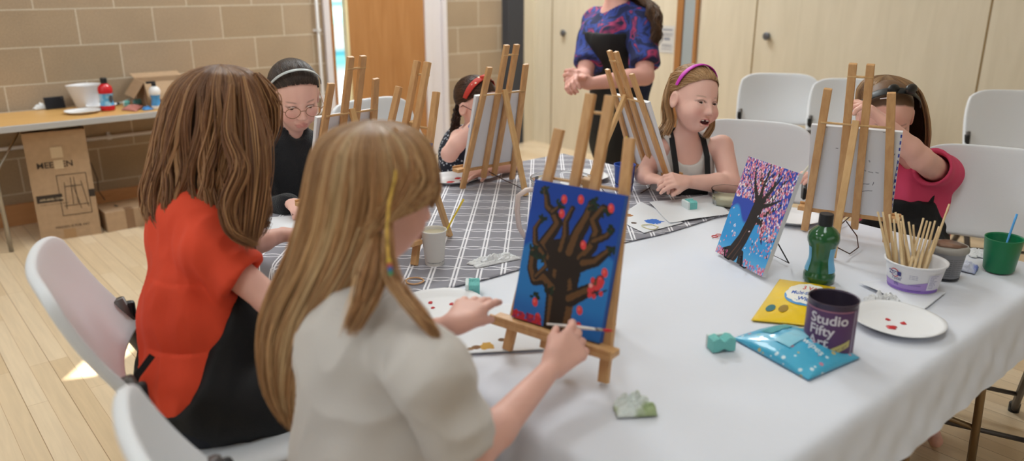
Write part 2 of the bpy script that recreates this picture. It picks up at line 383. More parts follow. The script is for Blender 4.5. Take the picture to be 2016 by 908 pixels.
bm = BM(); box(bm, (-3.6, -3.6, 0), (WX+.1, -3.5, 4)); struct(obj('wall_south', bm, M_offwall))
# west wall with an added unseen slit, shaped back from the sunlit floor patch
def wall_west():
    P = [Zp(*p, 0) for p in ((131, 746), (191, 690), (258, 671), (258, 692), (197, 738))]
    hole = []
    for p in P:
        t = (p[0]+3.5)/SUND[0]; q = p - SUND*t; hole.append((q[1], q[2]))
    c = bpy.data.curves.new('w', 'CURVE'); c.dimensions = '2D'; c.fill_mode = 'BOTH'; c.extrude = .005
    for pts in ([(-3.6, 0), (5.8, 0), (5.8, 4), (-3.6, 4)], hole):
        s = c.splines.new('POLY'); s.points.add(len(pts)-1); s.use_cyclic_u = True
        for i, (a, b) in enumerate(pts): s.points[i].co = (a, b, 0, 1)
    t = bpy.data.objects.new('w', c); COL.objects.link(t); dg = bpy.context.evaluated_depsgraph_get(); dg.update()
    me = bpy.data.meshes.new_from_object(t.evaluated_get(dg)); bpy.data.objects.remove(t); me.materials.clear()
    for v in me.vertices: y, z, e = v.co; v.co = (-3.5+e, y, z)
    struct(link('wall_west', me, M_offwall))
wall_west()
bm = BM(); box(bm, (-3.5, WY-.02, 0), (2.93, WY, .14)); struct(obj('baseboard_north', bm, M_skirt, bevel=.004))
bm = BM(); box(bm, (4.1, WY-.02, 0), (4.73, WY, .14)); struct(obj('baseboard_north_corner', bm, M_skirt, bevel=.004))
bm = BM(); box(bm, (4.73, WY-.1, 0), (4.915, WY, 4)); struct(obj('trim_4', bm, M_darkcol, bevel=.004))
bm = BM(); box(bm, (4.915, WY-.09, 0), (WX, WY, 4)); struct(obj('trim_5', bm, M_ply))
# the door: frame, vision slot, oak leaf
d = thing('door_1', '', ''); del d['label'], d['category']; struct(d)
bm = BM(); box(bm, (2.935, WY-.03, 0), (2.985, WY+.05, 2.15)); box(bm, (3.867, WY-.03, 0), (3.93, WY+.06, 2.15)); box(bm, (2.935, WY-.03, 2.1), (4.097, WY+.05, 2.17)); box(bm, (3.93, WY-.005, 0), (4.05, WY+.06, 2.15)); box(bm, (4.05, WY-.03, 0), (4.097, WY+.05, 2.15))
obj('door_frame', bm, M_whitepaint, d, bevel=.005)
bm = BM(); box(bm, (2.985, WY-.01, 0), (3.022, WY+.04, 2.1)); box(bm, (3.022, WY-.01, 0), (3.128, WY+.04, .25)); box(bm, (3.022, WY-.01, 1.95), (3.128, WY+.04, 2.1)); obj('door_stile', bm, M_oakdark, d, bevel=.002)
bm = BM(); box(bm, (3.148, WY-.012, .01), (3.867, WY+.035, 2.1)); obj('door_leaf', bm, M_oak, d, bevel=.002)
bm = BM(); box(bm, (3.126, WY-.014, .01), (3.15, WY+.04, 2.1)); obj('door_edge', bm, mat('pale_door_edge', 'e0d2a8', .5), d, bevel=.002)
bm = BM(); box(bm, (3.022, WY+.01, .25), (3.128, WY+.016, 1.95)); obj('door_glass', bm, mat('clear_glass', 'ffffff', .02, trans=1, ior=1.1), d)
# outdoors beyond the glass: added glowing backdrop standing in for the bright turquoise-white view
N = NT('outdoor_view_glow'); tc = N.n('ShaderNodeTexCoord'); sp = N.n('ShaderNodeSeparateXYZ'); N.l(tc.outputs['Object'], sp.inputs[0])
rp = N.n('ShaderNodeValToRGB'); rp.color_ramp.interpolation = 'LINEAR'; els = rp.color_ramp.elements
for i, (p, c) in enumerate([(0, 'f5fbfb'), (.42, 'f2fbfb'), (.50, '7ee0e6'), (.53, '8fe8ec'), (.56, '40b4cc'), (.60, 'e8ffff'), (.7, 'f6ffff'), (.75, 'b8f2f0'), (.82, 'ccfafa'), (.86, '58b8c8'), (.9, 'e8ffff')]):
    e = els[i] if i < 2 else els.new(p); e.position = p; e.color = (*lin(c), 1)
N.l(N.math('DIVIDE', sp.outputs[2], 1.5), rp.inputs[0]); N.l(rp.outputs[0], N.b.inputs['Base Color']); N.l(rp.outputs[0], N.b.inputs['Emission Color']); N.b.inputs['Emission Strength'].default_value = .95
bm = BM(); box(bm, (2.6, WY+1.1, 0), (5.2, WY+1.14, 2.4)); tag(obj('outdoor_backdrop', bm, N.m), 'glowing turquoise and white backdrop of the view through the door glass', 'panel')
# pipes on the wall
p = thing('heating_pipe', 'white painted pipe with clips running along and up the block wall', 'pipe', (0, WY-.03, 0))
bm = BM(); tube(bm, [(-1.5, 0, .5), (2.80, 0, .5), (2.84, 0, .505), (2.865, 0, .53), (2.875, 0, .57), (2.878, 0, 2.6)], .011, 10); obj('pipe_run', bm, M_pipe, p, True)
for x, z in ((2.876, 1.13), (2.876, .62), (1.30, .5), (2.2, .5), (.3, .5)):
    bm = BM()
    if x > 2.8: tube(bm, [(x, 0, z-.012), (x, 0, z+.012)], .017, 10); box(bm, (x-.03, .01, z-.008), (x+.03, .03, z+.008))
    else: tube(bm, [(x-.012, 0, z), (x+.012, 0, z)], .017, 10); box(bm, (x-.008, .01, z-.012), (x+.008, .03, z+.03))
    obj('pipe_clip', bm, M_pipe, p, False)
M_knob = mat('grey_knob', '6b6b70', .4, metal=.6)
for y, z, l in ((5.2, 1.045, 'small round grey knob on the cupboard panel left of the standing adult'), (3.144, 1.122, 'small round grey knob on the panel right of the metal channel')):
    bm = BM(); lathe(bm, [(.012, 0), (.012, .012), (.026, .018), (.028, .03), (.02, .036)], 20, cap1=True); bmesh.ops.rotate(bm, verts=bm.verts, matrix=Matrix.Rotation(-math.pi/2, 3, 'Y')); tag(obj('cupboard_knob', bm, M_knob, smooth=True, loc=(WX, y, z)), l, 'knob')
n = thing('wall_notice', 'small grey paper notice taped to the plywood panel by the metal channel', 'notice', (WX-.002, 4.04, 1.05))
bm = BM(); box(bm, (-.001, -.07, -.105), (.001, .07, .105)); obj('paper', bm, mat('notice_paper', 'c8c4c0', .8), n)
bm = BM()
for i, (z, w, h) in enumerate([(.075, .05, .012), (.045, .055, .005), (.03, .05, .005), (.005, .03, .02), (-.04, .05, .004), (-.055, .045, .004), (-.075, .05, .004)]): box(bm, (-.003, -w, z-h/2), (-.0012, w, z+h/2))
obj('print', bm, mat('notice_ink', '8a8c98', .8), n)
# ================================================================== FURNITURE
M_plastic = mat('white_chair_plastic', 'dfe0e4', .42, bump=.05, bscale=300); M_frame = mat('grey_chair_frame', '5c5654', .4, metal=.4); M_black = mat('black_bracket', '1b1b1d', .45)
M_chrome = mat('steel_tube', 'a9a39a', .3, metal=.9); M_bronze = mat('worn_brass_leg', '8d7658', .35, metal=.7)
def make_chair():
    t = thing('folding_chair', 'x', 'chair')
    n, k = 29, 13; u = np.linspace(-1, 1, n)[:, None]; v = np.linspace(0, 1, k)[None, :]
    hw = .236*(1-.06*v**2); ez = .28*v*(1-.0*u)-.035*np.abs(u)**6*v + .0*u
    X = -.185-.135*v-.05*(1-np.abs(u)**2.2)*(1-.2*v)-.012*np.sin(v*math.pi)+.025
    P = np.stack([X+0*u, hw*u*(1-.05*v**6)+0*v, .615+ez+.012*np.abs(u)**3*(1-v)], -1)
    o = gridsurf('backrest', P, M_plastic, t, .022); m = o.modifiers.new('b', 'BEVEL'); m.width = .008; m.segments = 3; m.limit_method = 'ANGLE'; m.angle_limit = 1.0
    u = np.linspace(-1, 1, 25)[:, None]; v = np.linspace(-1, 1, 25)[None, :]
    rr = (np.abs(u)**6+np.abs(v)**6)**(1/6); mx = np.maximum(np.abs(u), np.abs(v)); sc = np.where(rr > 0, mx/np.maximum(rr, 1e-6), 1)
    X = u*sc*.205; Y = v*sc*.205*(1-.06*u); Z = .445-.012*(1-rr**2).clip(0)-.02*np.clip(rr-.9, 0, 1)/.1
    o = gridsurf('seat', np.stack([X+.01, Y, Z], -1), M_plastic, t, .022); m = o.modifiers.new('b', 'BEVEL'); m.width = .007; m.segments = 2; m.limit_method = 'ANGLE'; m.angle_limit = 1.0
    for s in (-1, 1):
        bm = BM(); tube(bm, [(-.205, s*.215, .70), (-.175, s*.216, .60), (-.10, s*.216, .45), (.24, s*.216, .02)], .0125, 8, flat=1.6); obj('front_leg', bm, M_frame, t, True)
        bm = BM(); tube(bm, [(.11, s*.195, .425), (-.05, s*.197, .30), (-.27, s*.2, .02)], .0125, 8, flat=1.5); obj('rear_leg', bm, M_frame, t, True)
        for fx, fy in ((.245, .216), (-.275, .2)):
            bm = BM(); lathe(bm, [(.017, 0), (.018, .03), (.014, .034)], 12, (fx, s*fy, 0), cap1=True); obj('foot_cap', bm, M_black, t, True)
        bm = BM(); box(bm, (-.212, s*.222-.010, .60), (-.165, s*.222+.012, .69), None); obj('bracket', bm, M_black, t, bevel=.008)
    bm = BM(); tube(bm, [(.15, -.216, .12), (.15, .216, .12)], .008, 8); obj('crossbar', bm, M_frame, t, True)
    bm = BM(); tube(bm, [(-.2, -.198, .10), (-.2, .198, .10)], .008, 8); obj('crossbar', bm, M_frame, t, True)
    return t
CHG = None
chair0 = make_chair(); used = False
def chair(x, y, deg, label):
    global used
    if not used: used = True; r = chair0; r.location = (x, y, 0); r.rotation_euler = (0, 0, math.radians(deg)); r['label'] = label
    else: r = dup(chair0, (x, y, 0), math.radians(deg), label)
    r.scale = (1.06, 1.06, 1.06); r['group'] = 'white folding chairs around the hall'; return r
chair(.575, 1.735, -13, 'white folding chair under the girl in the orange tee')
chair(.54, .93, -4, 'white folding chair in the foreground under the girl in the cream top')
chair(2.52, 1.64, 205, 'white folding chair behind the girl with the magenta hairband')
chair(2.68, .83, 200, 'white folding chair under the girl in pink, cut by the right edge')
chair(4.17, 2.44, 220, 'empty white folding chair with dark brackets against the ply wall')
chair(4.24, 2.03, 215, 'empty white folding chair half hidden behind the girl in pink')
chair(4.40, 1.23, 215, 'empty blurred white folding chair at the right edge by the wall')
chair(1.97, 3.02, -84, 'white folding chair at the far end left of the red headband girl')
# --- tables
M_top = wood('laminate_top', 'd2a25e', 'dbad6c', .35, (2, 9, 9), 2); M_alu = mat('aluminium_edge', 'c9c9cc', .35, metal=.5)
def table(x0, x1, y0, y1, h, label, legs, mt=M_top, ml=M_chrome):
    t = thing('folding_table', label, 'table', ((x0+x1)/2, (y0+y1)/2, 0), 0); hx = (x1-x0)/2; hy = (y1-y0)/2
    bm = BM(); box(bm, (-hx+.012, -hy+.012, h-.022), (hx-.012, hy-.012, h)); obj('tabletop', bm, mt, t, bevel=.002)
    bm = BM()
    for a, b in (((-hx, -hy), (hx, -hy+.013)), ((-hx, hy-.013), (hx, hy)), ((-hx, -hy+.013), (-hx+.013, hy-.013)), ((hx-.013, -hy+.013), (hx, hy-.013))): box(bm, (a[0], a[1], h-.035), (b[0], b[1], h+.001))
    obj('edge_trim', bm, M_alu, t, bevel=.003)
    for lx in legs:
        for s in (-1, 1):
            bm = BM(); tube(bm, [(lx, s*(hy-.08), h-.03), (lx, s*(hy-.05), 0)], .0125, 10); obj('leg', bm, ml, t, True)
        bm = BM(); tube(bm, [(lx, -hy+.06, .22), (lx, hy-.06, .22)], .009, 8); obj('leg_brace', bm, ml, t, True)
        bm = BM(); tube(bm, [(lx, -hy+.08, .45), (lx*.72, 0, h-.03)], .006, 8); obj('leg_stay', bm, ml, t, True)
    return t
table(.87, 2.50, .60, 1.28, .715, 'near folding table hidden under the white paper cover', (-.7, .20, .70), ml=M_bronze)
table(.87, 2.50, 1.29, 1.95, .715, 'middle folding table under the edge of the grey lattice cloth', (-.7, .7), ml=M_bronze)
table(.87, 2.50, 1.96, 2.58, .715, 'farthest of the joined tables, under the grey lattice cloth', (-.7, .7), ml=M_bronze)
table(.34, 2.35, 5.08, 5.66, .725, 'wood topped folding table with silver edge against the block wall', (-.78, .8))
# --- covers
def drape(name, x0, x1, y0, y1, dx0, dx1, dy0, dy1, z, m, n=(150, 110), seed=3, amp=.002, wr=.012, R=.02, hem=0, slope=.35):
    u = np.linspace(x0-dx0, x1+dx1, n[0])[:, None]; v = np.linspace(y0-dy0, y1+dy1, n[1])[None, :]
    u, v = np.broadcast_arrays(u, v); u = u.copy(); v = v.copy()
    if hem: v[:, 0] += hem*np.sin(u[:, 0]*7)+hem*.6*np.sin(u[:, 0]*17+1)
    du = np.where(u < x0, x0-u, np.where(u > x1, u-x1, 0)); dv = np.where(v < y0, y0-v, np.where(v > y1, v-y1, 0))
    su = np.where(u < x0, -1, 1); sv = np.where(v < y0, -1, 1)
    def fold(q): # distance past edge -> (out, down)
        a = np.minimum(q/R, math.pi/2*.86); return R*np.sin(a)+np.maximum(q-R*1.35, 0)*slope*.35, R*(1-np.cos(a))+np.maximum(q-R*1.35, 0)*.96
    ou, zu = fold(du); ov, zv = fold(dv)
    X = np.clip(u, x0, x1)+su*ou; Y = np.clip(v, y0, y1)+sv*ov; down = np.maximum(zu, zv)
    W = np.stack([u, v, 0*u], -1); s1 = noise3(W, seed, 6, 7); s2 = noise3(W, seed+5, 6, 22)
    hang = np.clip(down/.08, 0, 1)
    Z = z-down+amp*(np.abs(s1)+.4*np.abs(s2))*(1-hang)+.0005
    X = X+su*hang*wr*s2*(du > 0); Y = Y+sv*hang*wr*s2*(dv > 0)
    return gridsurf(name, np.stack([X, Y, Z], -1), m, None, 0)
M_paper = mat('white_banquet_paper', 'dfe1ea', .75, bump=.25, bscale=9)
c = drape('paper_cover', .86, 2.515, .585, 1.62, .34, .10, .155, 0, .7175, M_paper, (190, 130), 3, .0028, .014, .03, slope=.9); tag(c, 'plain white paper sheet covering the near half of the joined tables', 'table cover')
# creases of the paper over the near left edge
N = NT('grey_lattice_cloth'); tc = N.n('ShaderNodeTexCoord'); mp = N.n('ShaderNodeMapping'); mp.inputs['Rotation'].default_value = (0, 0, math.radians(-47.5)); N.l(tc.outputs['Object'], mp.inputs[0]); sp = N.n('ShaderNodeSeparateXYZ'); N.l(mp.outputs[0], sp.inputs[0])
U = N.math('DIVIDE', sp.outputs[1], .066); Vv = N.math('DIVIDE', sp.outputs[0], .088)
fu = N.math('FRACT', N.math('ADD', U, 50)); a = N.math('ABSOLUTE', N.math('SUBTRACT', N.math('ABSOLUTE', N.math('SUBTRACT', fu, .5)), .075)); m1 = N.math('LESS_THAN', a, .040)
wv = N.math('MULTIPLY', N.math('ABSOLUTE', N.math('COSINE', N.math('MULTIPLY', N.math('SUBTRACT', U, 0), math.pi))), .11)
alt = N.math('ADD', wv, .03)
fv = N.math('FRACT', N.math('ADD', Vv, 50)); b = N.math('ABSOLUTE', N.math('SUBTRACT', N.math('ABSOLUTE', N.math('SUBTRACT', fv, .5)), alt)); m2 = N.math('LESS_THAN', b, .024)
mk = N.math('MAXIMUM', m1, m2)
N.l(N.mix(mk, lin('8b8992'), lin('eceaf0')), N.b.inputs['Base Color']); N.b.inputs['Roughness'].default_value = .85
c = drape('patterned_cloth', .855, 2.52, 1.60, 2.59, .22, .20, .09, .22, .7205, N.m, (170, 130), 11, .003, .012, .02, hem=.012)
# keep the near hem lying flat on the paper
me = c.data; co_ = np.empty(len(me.vertices)*3); me.vertices.foreach_get('co', co_); co_ = co_.reshape(-1, 3)
gx = co_.reshape(170, 130, 3); nv = 130; vv = np.linspace(1.60-.09, 2.59+.22, nv); kk = int((vv < 1.62).sum())
for j in range(kk):
    xx = gx[:, 15, 0]; t = np.clip((gx[:, kk+1, 0]-1.03)/1.2, 0, 1); target = vv[j]+.10*(1-t)-.02+.012*np.sin(gx[:, kk+1, 0]*9)*(1-j/kk)
    gx[:, j, 0] = gx[:, kk+1, 0]; gx[:, j, 1] = np.minimum(target, gx[:, kk+1, 1]-.001*(kk-j)); gx[:, j, 2] = np.where((gx[:, kk+1, 0] > .86) & (gx[:, kk+1, 0] < 2.515), .7215+.0015*np.abs(np.sin(gx[:, kk+1, 0]*25+j)), gx[:, kk+1, 2])
me.vertices.foreach_set('co', gx.ravel()); md = c.modifiers.new('s', 'SOLIDIFY'); md.thickness = .0012; md.offset = 1
tag(c, 'grey tablecloth with white lattice lines on the far half of the tables', 'tablecloth')
# ================================================================== EASELS
M_beech = wood('beech', 'c6935f', 'd8a873', .45, (5, 5, 1), 14, dist=.4); M_beechL = wood('beech_light', 'd0a26c', 'deb580', .45, (5, 5, 1), 14, dist=.4); M_cord = mat('brown_cord', '4b332c', .6)
TS = .7235
def make_easel():
    t = thing('table_easel', 'x', 'easel'); up = (0, 1, 0)
    for s in (-1, 1):
        bm = BM(); bar(bm, (s*.122, 0, 0), (s*.084, -.135, .475), .023, .013, (0, 1, 0)); obj('leg', bm, M_beech, t, bevel=.002)
    for s in (-1, 1):
        bm = BM(); bar(bm, (s*.026, -.006, .030), (s*.023, -.158, .552), .022, .014, (0, 1, 0)); obj('mast', bm, M_beech, t, bevel=.002)
    bm = BM(); bar(bm, (0, -.112, .385), (0, -.245, .002), .020, .014, (0, 1, 0)); obj('back_leg', bm, M_beechL, t, bevel=.002)
    bm = BM(); tube(bm, [(-.034, -.152, .515), (.034, -.152, .515)], .0035, 8); obj('dowel', bm, M_beechL, t, True)
    bm = BM(); tube(bm, [(-.096, -.1125, .372), (.096, -.1125, .372)], .0035, 8); obj('dowel', bm, M_beechL, t, True)
    bm = BM(); box(bm, (-.15, -.012, .066), (.15, .028, .080)); box(bm, (-.15, .022, .080), (.15, .028, .088)); obj('tray', bm, M_beech, t, bevel=.002)
    bm = BM(); tube(bm, [(.0, -.008, .05), (.04, -.05, .02), (.055, -.12, .006), (.04, -.19, .004), (.01, -.23, .03), (0, -.236, .045)], .0018, 6); obj('cord', bm, M_cord, t, True)
    return t
E0 = make_easel(); eused = False
def easel(x, y, fx, fy, label, tilt=0, dz=0):
    global eused
    a = math.atan2(fy, fx)-math.pi/2
    if not eused: eused = True; r = E0; r.location = (x, y, TS+dz); r.rotation_euler = (tilt, 0, a); r['label'] = label
    else: r = dup(E0, (x, y, TS+dz), a, label); r.rotation_euler = (tilt, 0, a)
    r['group'] = 'beech table easels'; return r
def emat(x, y, fx, fy, dz=0): return Matrix.Translation((x, y, TS+dz)) @ Matrix.Rotation(math.atan2(fy, fx)-math.pi/2, 4, 'Z')
EA = (1.03, 1.075, -.97, -.22); EF = (1.135, 1.90, -1, -.10); EE = (1.215, 2.34, -.1, 1); EB = (1.895, 2.375, .05, 1); EC = (2.355, 1.90, .95, -.28); ED = (2.34, 1.115, .94, .335)
easel(*EA, 'nearest beech easel, holding the dark tree on blue painting'); easel(*EF, 'beech easel behind the nearest girl, with only the blue top of its canvas seen')
easel(*EE, 'beech easel right beside the girl in glasses, its canvas seen from behind'); easel(*EB, 'beech easel in front of the girl with the red headband')
ec = easel(*EC, 'beech easel in front of the girl with the magenta hairband', tilt=.11); bl = [c for c in ec.children if c.name.startswith('back_leg')][0]; bl.matrix_local = Matrix.Translation((0, -.112, .385)) @ Matrix.Rotation(-.197, 4, 'X') @ Matrix.Translation((0, .112, -.385)); easel(*ED, 'beech easel in front of the girl in the pink tee')
# --- painting helpers: small rasters stored on the canvas mesh
class Img:
    def __init__(s, w, h, nx, ny, col): s.w, s.h = w, h; s.a = np.ones((nx, ny, 3))*V(lin(col)); s.X, s.Y = np.meshgrid(np.linspace(0, w, nx), np.linspace(0, h, ny), indexing='ij')
    def put(s, m, col, f=1): c = V(lin(col)) if isinstance(col, str) else V(col); m = np.clip(m, 0, 1)[..., None]*f; s.a = s.a*(1-m)+c*m
    def blob(s, x, y, r, col, ry=None, ang=0, soft=.0006):
        ry = ry or r; c, n = math.cos(ang), math.sin(ang); dx = s.X-x; dy = s.Y-y; u = (dx*c+dy*n)/r; v = (-dx*n+dy*c)/ry
        s.put((1-np.hypot(u, v))*min(r, ry)/soft, col)
    def stroke(s, pts, ws, col, soft=.0008, wob=0):
        best = np.full(s.X.shape, 9.0)
        pts = [V(p, float) for p in pts]; ws = ws if isinstance(ws, (list, tuple)) else [ws]*len(pts)
        # smooth the polyline
        for (a, b, wa, wb) in zip(pts, pts[1:], ws, ws[1:]):
            ab = b-a; t = np.clip(((s.X-a[0])*ab[0]+(s.Y-a[1])*ab[1])/(ab@ab+1e-12), 0, 1)
            best = np.minimum(best, np.hypot(s.X-a[0]-t*ab[0], s.Y-a[1]-t*ab[1])-(wa+(wb-wa)*t)/2)
        if wob: best = best+wob*np.sin(s.X*900+s.Y*500)*np.sin(s.Y*1100)
        s.put(-best/soft+.5, col)
M_canvas = vcmat('painted_canvas', .55, .35, bump=.15, bscale=900)
def canvas(name, W, H, T, M, label, img=None, back=None, base='e9e8ec', group=None, side=None):
    n, k = (img.a.shape[:2] if img else (8, 8)); us = np.linspace(-W/2, W/2, n); vs = np.linspace(0, H, k); P = []; C = []; Q = []
    U, Vv = np.meshgrid(us, vs, indexing='ij'); P.append(np.stack([U, 0*U+T/2, Vv], -1).reshape(-1, 3)); C.append((img.a[::-1] if img else np.ones((n, k, 3))*V(lin(base))).reshape(-1, 3))
    i = np.arange(n*k).reshape(n, k); Q += np.stack([i[:-1, :-1], i[:-1, 1:], i[1:, 1:], i[1:, :-1]], -1).reshape(-1, 4).tolist()
    n2, k2 = (back.a.shape[:2] if back else (2, 2)); us = np.linspace(-W/2, W/2, n2); vs = np.linspace(0, H, k2); U, Vv = np.meshgrid(us, vs, indexing='ij'); o = n*k
    P.append(np.stack([U, 0*U-T/2, Vv], -1).reshape(-1, 3)); C.append((back.a if back else np.ones((n2, k2, 3))*V(lin(base))).reshape(-1, 3))
    i = np.arange(n2*k2).reshape(n2, k2)+o; Q += np.stack([i[:-1, :-1], i[1:, :-1], i[1:, 1:], i[:-1, 1:]], -1).reshape(-1, 4).tolist(); o += n2*k2
    c8 = [(x, y, z) for x in (-W/2, W/2) for y in (-T/2, T/2) for z in (0, H)]
    P.append(V(c8)); C.append(np.ones((8, 3))*V(lin(side or base))); Q += [[o+q for q in f] for f in ((0, 1, 3, 2), (4, 6, 7, 5), (0, 2, 6, 4), (1, 5, 7, 3))]
    me = bpy.data.meshes.new(name); me.from_pydata(np.concatenate(P).tolist(), [], Q); setcol(me, np.concatenate(C)); ob = link(name, me, M_canvas); ob.matrix_world = M
    tag(ob, label, 'painting' if img else 'canvas', group); return ob
LEAN = math.atan2(.135, .475)
def cmat(E, T=.016, dx=0): return emat(*E) @ Matrix.Translation((dx, .0075+T/2+.0-.022, .0815)) @ Matrix.Rotation(LEAN, 4, 'X')
# painting A: bare dark tree on blue
W, H = .218, .30; A = Img(W, H, 220, 300, '1f5cb8')
A.put(np.clip((A.Y-.10)/.15, 0, 1), '1b48ac'); A.put(np.clip((.16-A.Y+.02*np.sin(A.X*40))/.01, 0, 1), '2f86d0', .85); A.put(np.clip((.06-A.Y)/.03, 0, 1), '2a72c4')
def ap(px, py):  # fractions of the canvas
    return (px*W, py*H)
DK, BR = '2a211b', '6a4a2c'
def limb(pts, w0, w1):
    ws = list(np.linspace(w0, w1, len(pts))); A.stroke([ap(*p) for p in pts], ws, DK, wob=.0008); A.stroke([(ap(*p)[0]-w0*.12, ap(*p)[1]) for p in pts], [x*.42 for x in ws], BR, wob=.001)
# trunk
A.stroke([ap(.52, 0), ap(.51, .2), ap(.50, .42), ap(.49, .50)], [.062, .068, .080, .075], DK, wob=.001); A.stroke([ap(.42, .02), ap(.40, .25), ap(.40, .45)], [.006, .010, .008], BR, wob=.001); A.stroke([ap(.62, .02), ap(.63, .2), ap(.58, .36)], [.016, .016, .008], BR, wob=.002)
A.blob(.50*W, .52*H, .062, DK, .035)
limb([(.30, .48), (.22, .56), (.30, .66), (.35, .73), (.27, .80), (.20, .83), (.17, .90), (.13, .95)], .030, .012); limb([(.26, .80), (.34, .85)], .014, .008)
limb([(.24, .50), (.13, .56), (.10, .66), (.15, .73)], .020, .010)
limb([(.43, .55), (.45, .66), (.43, .75), (.48, .85)], .022, .012); limb([(.54, .55), (.58, .68), (.66, .82), (.68, .90)], .038, .022); limb([(.66, .53), (.75, .62), (.78, .73), (.72, .80), (.80, .89), (.88, .88)], .030, .014); limb([(.76, .66), (.88, .71), (.93, .76)], .018, .012)
limb([(.70, .50), (.82, .53), (.95, .63)], .030, .014)
limb([(.42, .28), (.30, .34), (.20, .31), (.14, .38), (.13, .50)], .034, .022); limb([(.20, .33), (.30, .42), (.26, .47)], .014, .008); limb([(.62, .24), (.74, .30), (.86, .36), (.90, .42)], .034, .018); A.stroke([ap(.86, .3), ap(.98, .36)], [.005, .003], DK)
rr = random.Random(4)
for (x, y) in ((.13, .94), (.17, .74), (.70, .92), (.69, .89), (.92, .76), (.95, .62), (.12, .51), (.14, .47), (.22, .47), (.84, .86), (.34, .86), (.23, .20), (.37, .26)):
    for q in range(9): A.blob(x*W+rr.uniform(-.009, .009), y*H+rr.uniform(-.008, .008), .0032, '1d3526' if q % 2 else '1c2b20', .0055, rr.uniform(0, 3))
for (x, y) in ((.37, .90), (.37, .80), (.55, .92), (.88, .90), (.66, .62), (.90, .41), (.76, .07), (.30, .05), (.24, .15), (.74, .18), (.93, .47)):
    A.blob(x*W, y*H, .0072, 'e8474a', .010, .3); A.blob(x*W-.002, y*H+.002, .003, 'f0766c', .004)
for q in range(16): A.blob((.80+rr.uniform(0, .13))*W, (.29+rr.uniform(0, .13))*H, .005, 'df4146', .006)
A.blob(.81*W, .365*H, .005, 'f2a3a0'); 
for q in range(60): A.blob(rr.uniform(.0, .34)*W, rr.uniform(.0, .05)*H, .004, 'c8303e' if q % 3 else '8c2a5c', .005)
canvas('painted_canvas', W, H, .016, cmat(EA), 'canvas of a dark bare tree with red buds on blue, on the nearest easel', A, side='2a5fb4')
Fi = Img(.235, .30, 60, 80, '2456b8'); Fi.stroke([(.12, 0), (.12, .15), (.08, .22)], [.05, .04, .02], DK)
canvas('painted_canvas', .235, .27, .016, cmat(EF), 'canvas with a plain blue top on the easel behind the nearest girl', Fi, side='2a5fb4')
G = 'white canvases seen from behind'
canvas('canvas', .235, .30, .014, cmat(EE), 'white canvas seen from behind, beside the girl in glasses', group=G)
canvas('canvas', .235, .30, .014, cmat(EB), 'white canvas seen from behind, hiding the girl with the red headband', group=G)
canvas('canvas', .235, .30, .014, emat(*EC) @ Matrix.Rotation(.11, 4, 'X') @ Matrix.Translation((0, .0005-.022+.014, .0815)) @ Matrix.Rotation(LEAN, 4, 'X'), 'narrow white canvas edge on the easel of the magenta hairband girl', group=G)
Bk = Img(.25, .29, 150, 174, 'e4e4ea'); mk = '3d3f55'
for p in (((.03, .285), (.045, .286)), ((.20, .285), (.21, .284)), ((.075, .22), (.081, .22)), ((.235, .215), (.237, .22)), ((.17, .19), (.173, .185)), ((.158, .157), (.165, .153)), ((.172, .152), (.185, .150)), ((.192, .152), (.2, .151)), ((.160, .108), (.178, .110)), ((.188, .108), (.190, .118)), ((.155, .08), (.172, .086)), ((.172, .086), (.188, .088)), ((.245, .12), (.247, .2))): Bk.stroke(p, .0018, mk)
Bk.put((Bk.X > .246).astype(float)*(np.sin(Bk.Y*300) > 0), '3a46a8')
canvas('canvas', .25, .29, .012, cmat(ED), 'white board seen from behind with stray ink marks, before the girl in pink', back=Bk, group=G)
# blossom tree on its wire stand
BL = Zp(1412, 496, .728); BRr = Zp(1504, 546, .728)
W, H = .222, .295; Bm = Img(W, H, 222, 296, '3f9fe0'); rr = random.Random(7)
Bm.put(np.clip((Bm.Y-.13-.02*np.sin(Bm.X*60))/.01, 0, 1), '3a52b4'); Bm.put(np.clip((.05-Bm.Y)/.03, 0, 1), '5db2e6')
TR = '2f2a2a'
Bm.stroke([(.045, -.005), (.075, .02), (.095, .07), (.105, .12), (.11, .16), (.115, .185)], [.066, .050, .042, .040, .042, .044], TR); Bm.stroke([(.12, -.005), (.11, .03)], [.03, .02], TR)
for b in ([(.11, .17), (.08, .2), (.05, .215), (.02, .21)], [(.11, .17), (.085, .22), (.06, .25), (.05, .29)], [(.11, .18), (.105, .23), (.11, .28), (.10, .31)], [(.12, .18), (.14, .23), (.15, .28), (.15, .31)], [(.12, .17), (.155, .2), (.175, .24), (.19, .28)], [(.12, .15), (.16, .165), (.185, .19), (.2, .2)], [(.115, .13), (.145, .135), (.16, .12), (.165, .095), (.175, .08)], [(.1, .2), (.06, .215), (.03, .24)], [(.13, .2), (.17, .21), (.19, .23)], [(.12, .24), (.13, .27)], [(.09, .24), (.07, .28)]):
    Bm.stroke(b, list(np.linspace(.021, .004, len(b))), TR)
def dabs(n, fx, fy, cols):
    for q in range(n):
        x, y = fx(), fy()
        Bm.blob(x, y, rr.uniform(.0016, .0028), rr.choice(cols), rr.uniform(.003, .0055), rr.uniform(-.5, .5))
PK = ['e79cb0', 'd86a84', 'f2c8d4', 'f8f2f6', 'e0808c', 'd080a8', 'd5706a', 'c8c0e8', '4152c0', 'f0dce6', 'f0b4c0', 'e8a0a8', '3a2e50']
for q in range(1250):
    x = rr.uniform(0, W); lo = .155+(.025 if x < .1 else -.01)-(.05 if x > .15 else 0); y = rr.uniform(lo, H)
    if abs(x-.11) < .02 and y < .2: continue
    Bm.blob(x, y, rr.uniform(.0018, .0032), rr.choice(PK), rr.uniform(.0032, .0058), rr.uniform(-.5, .5))
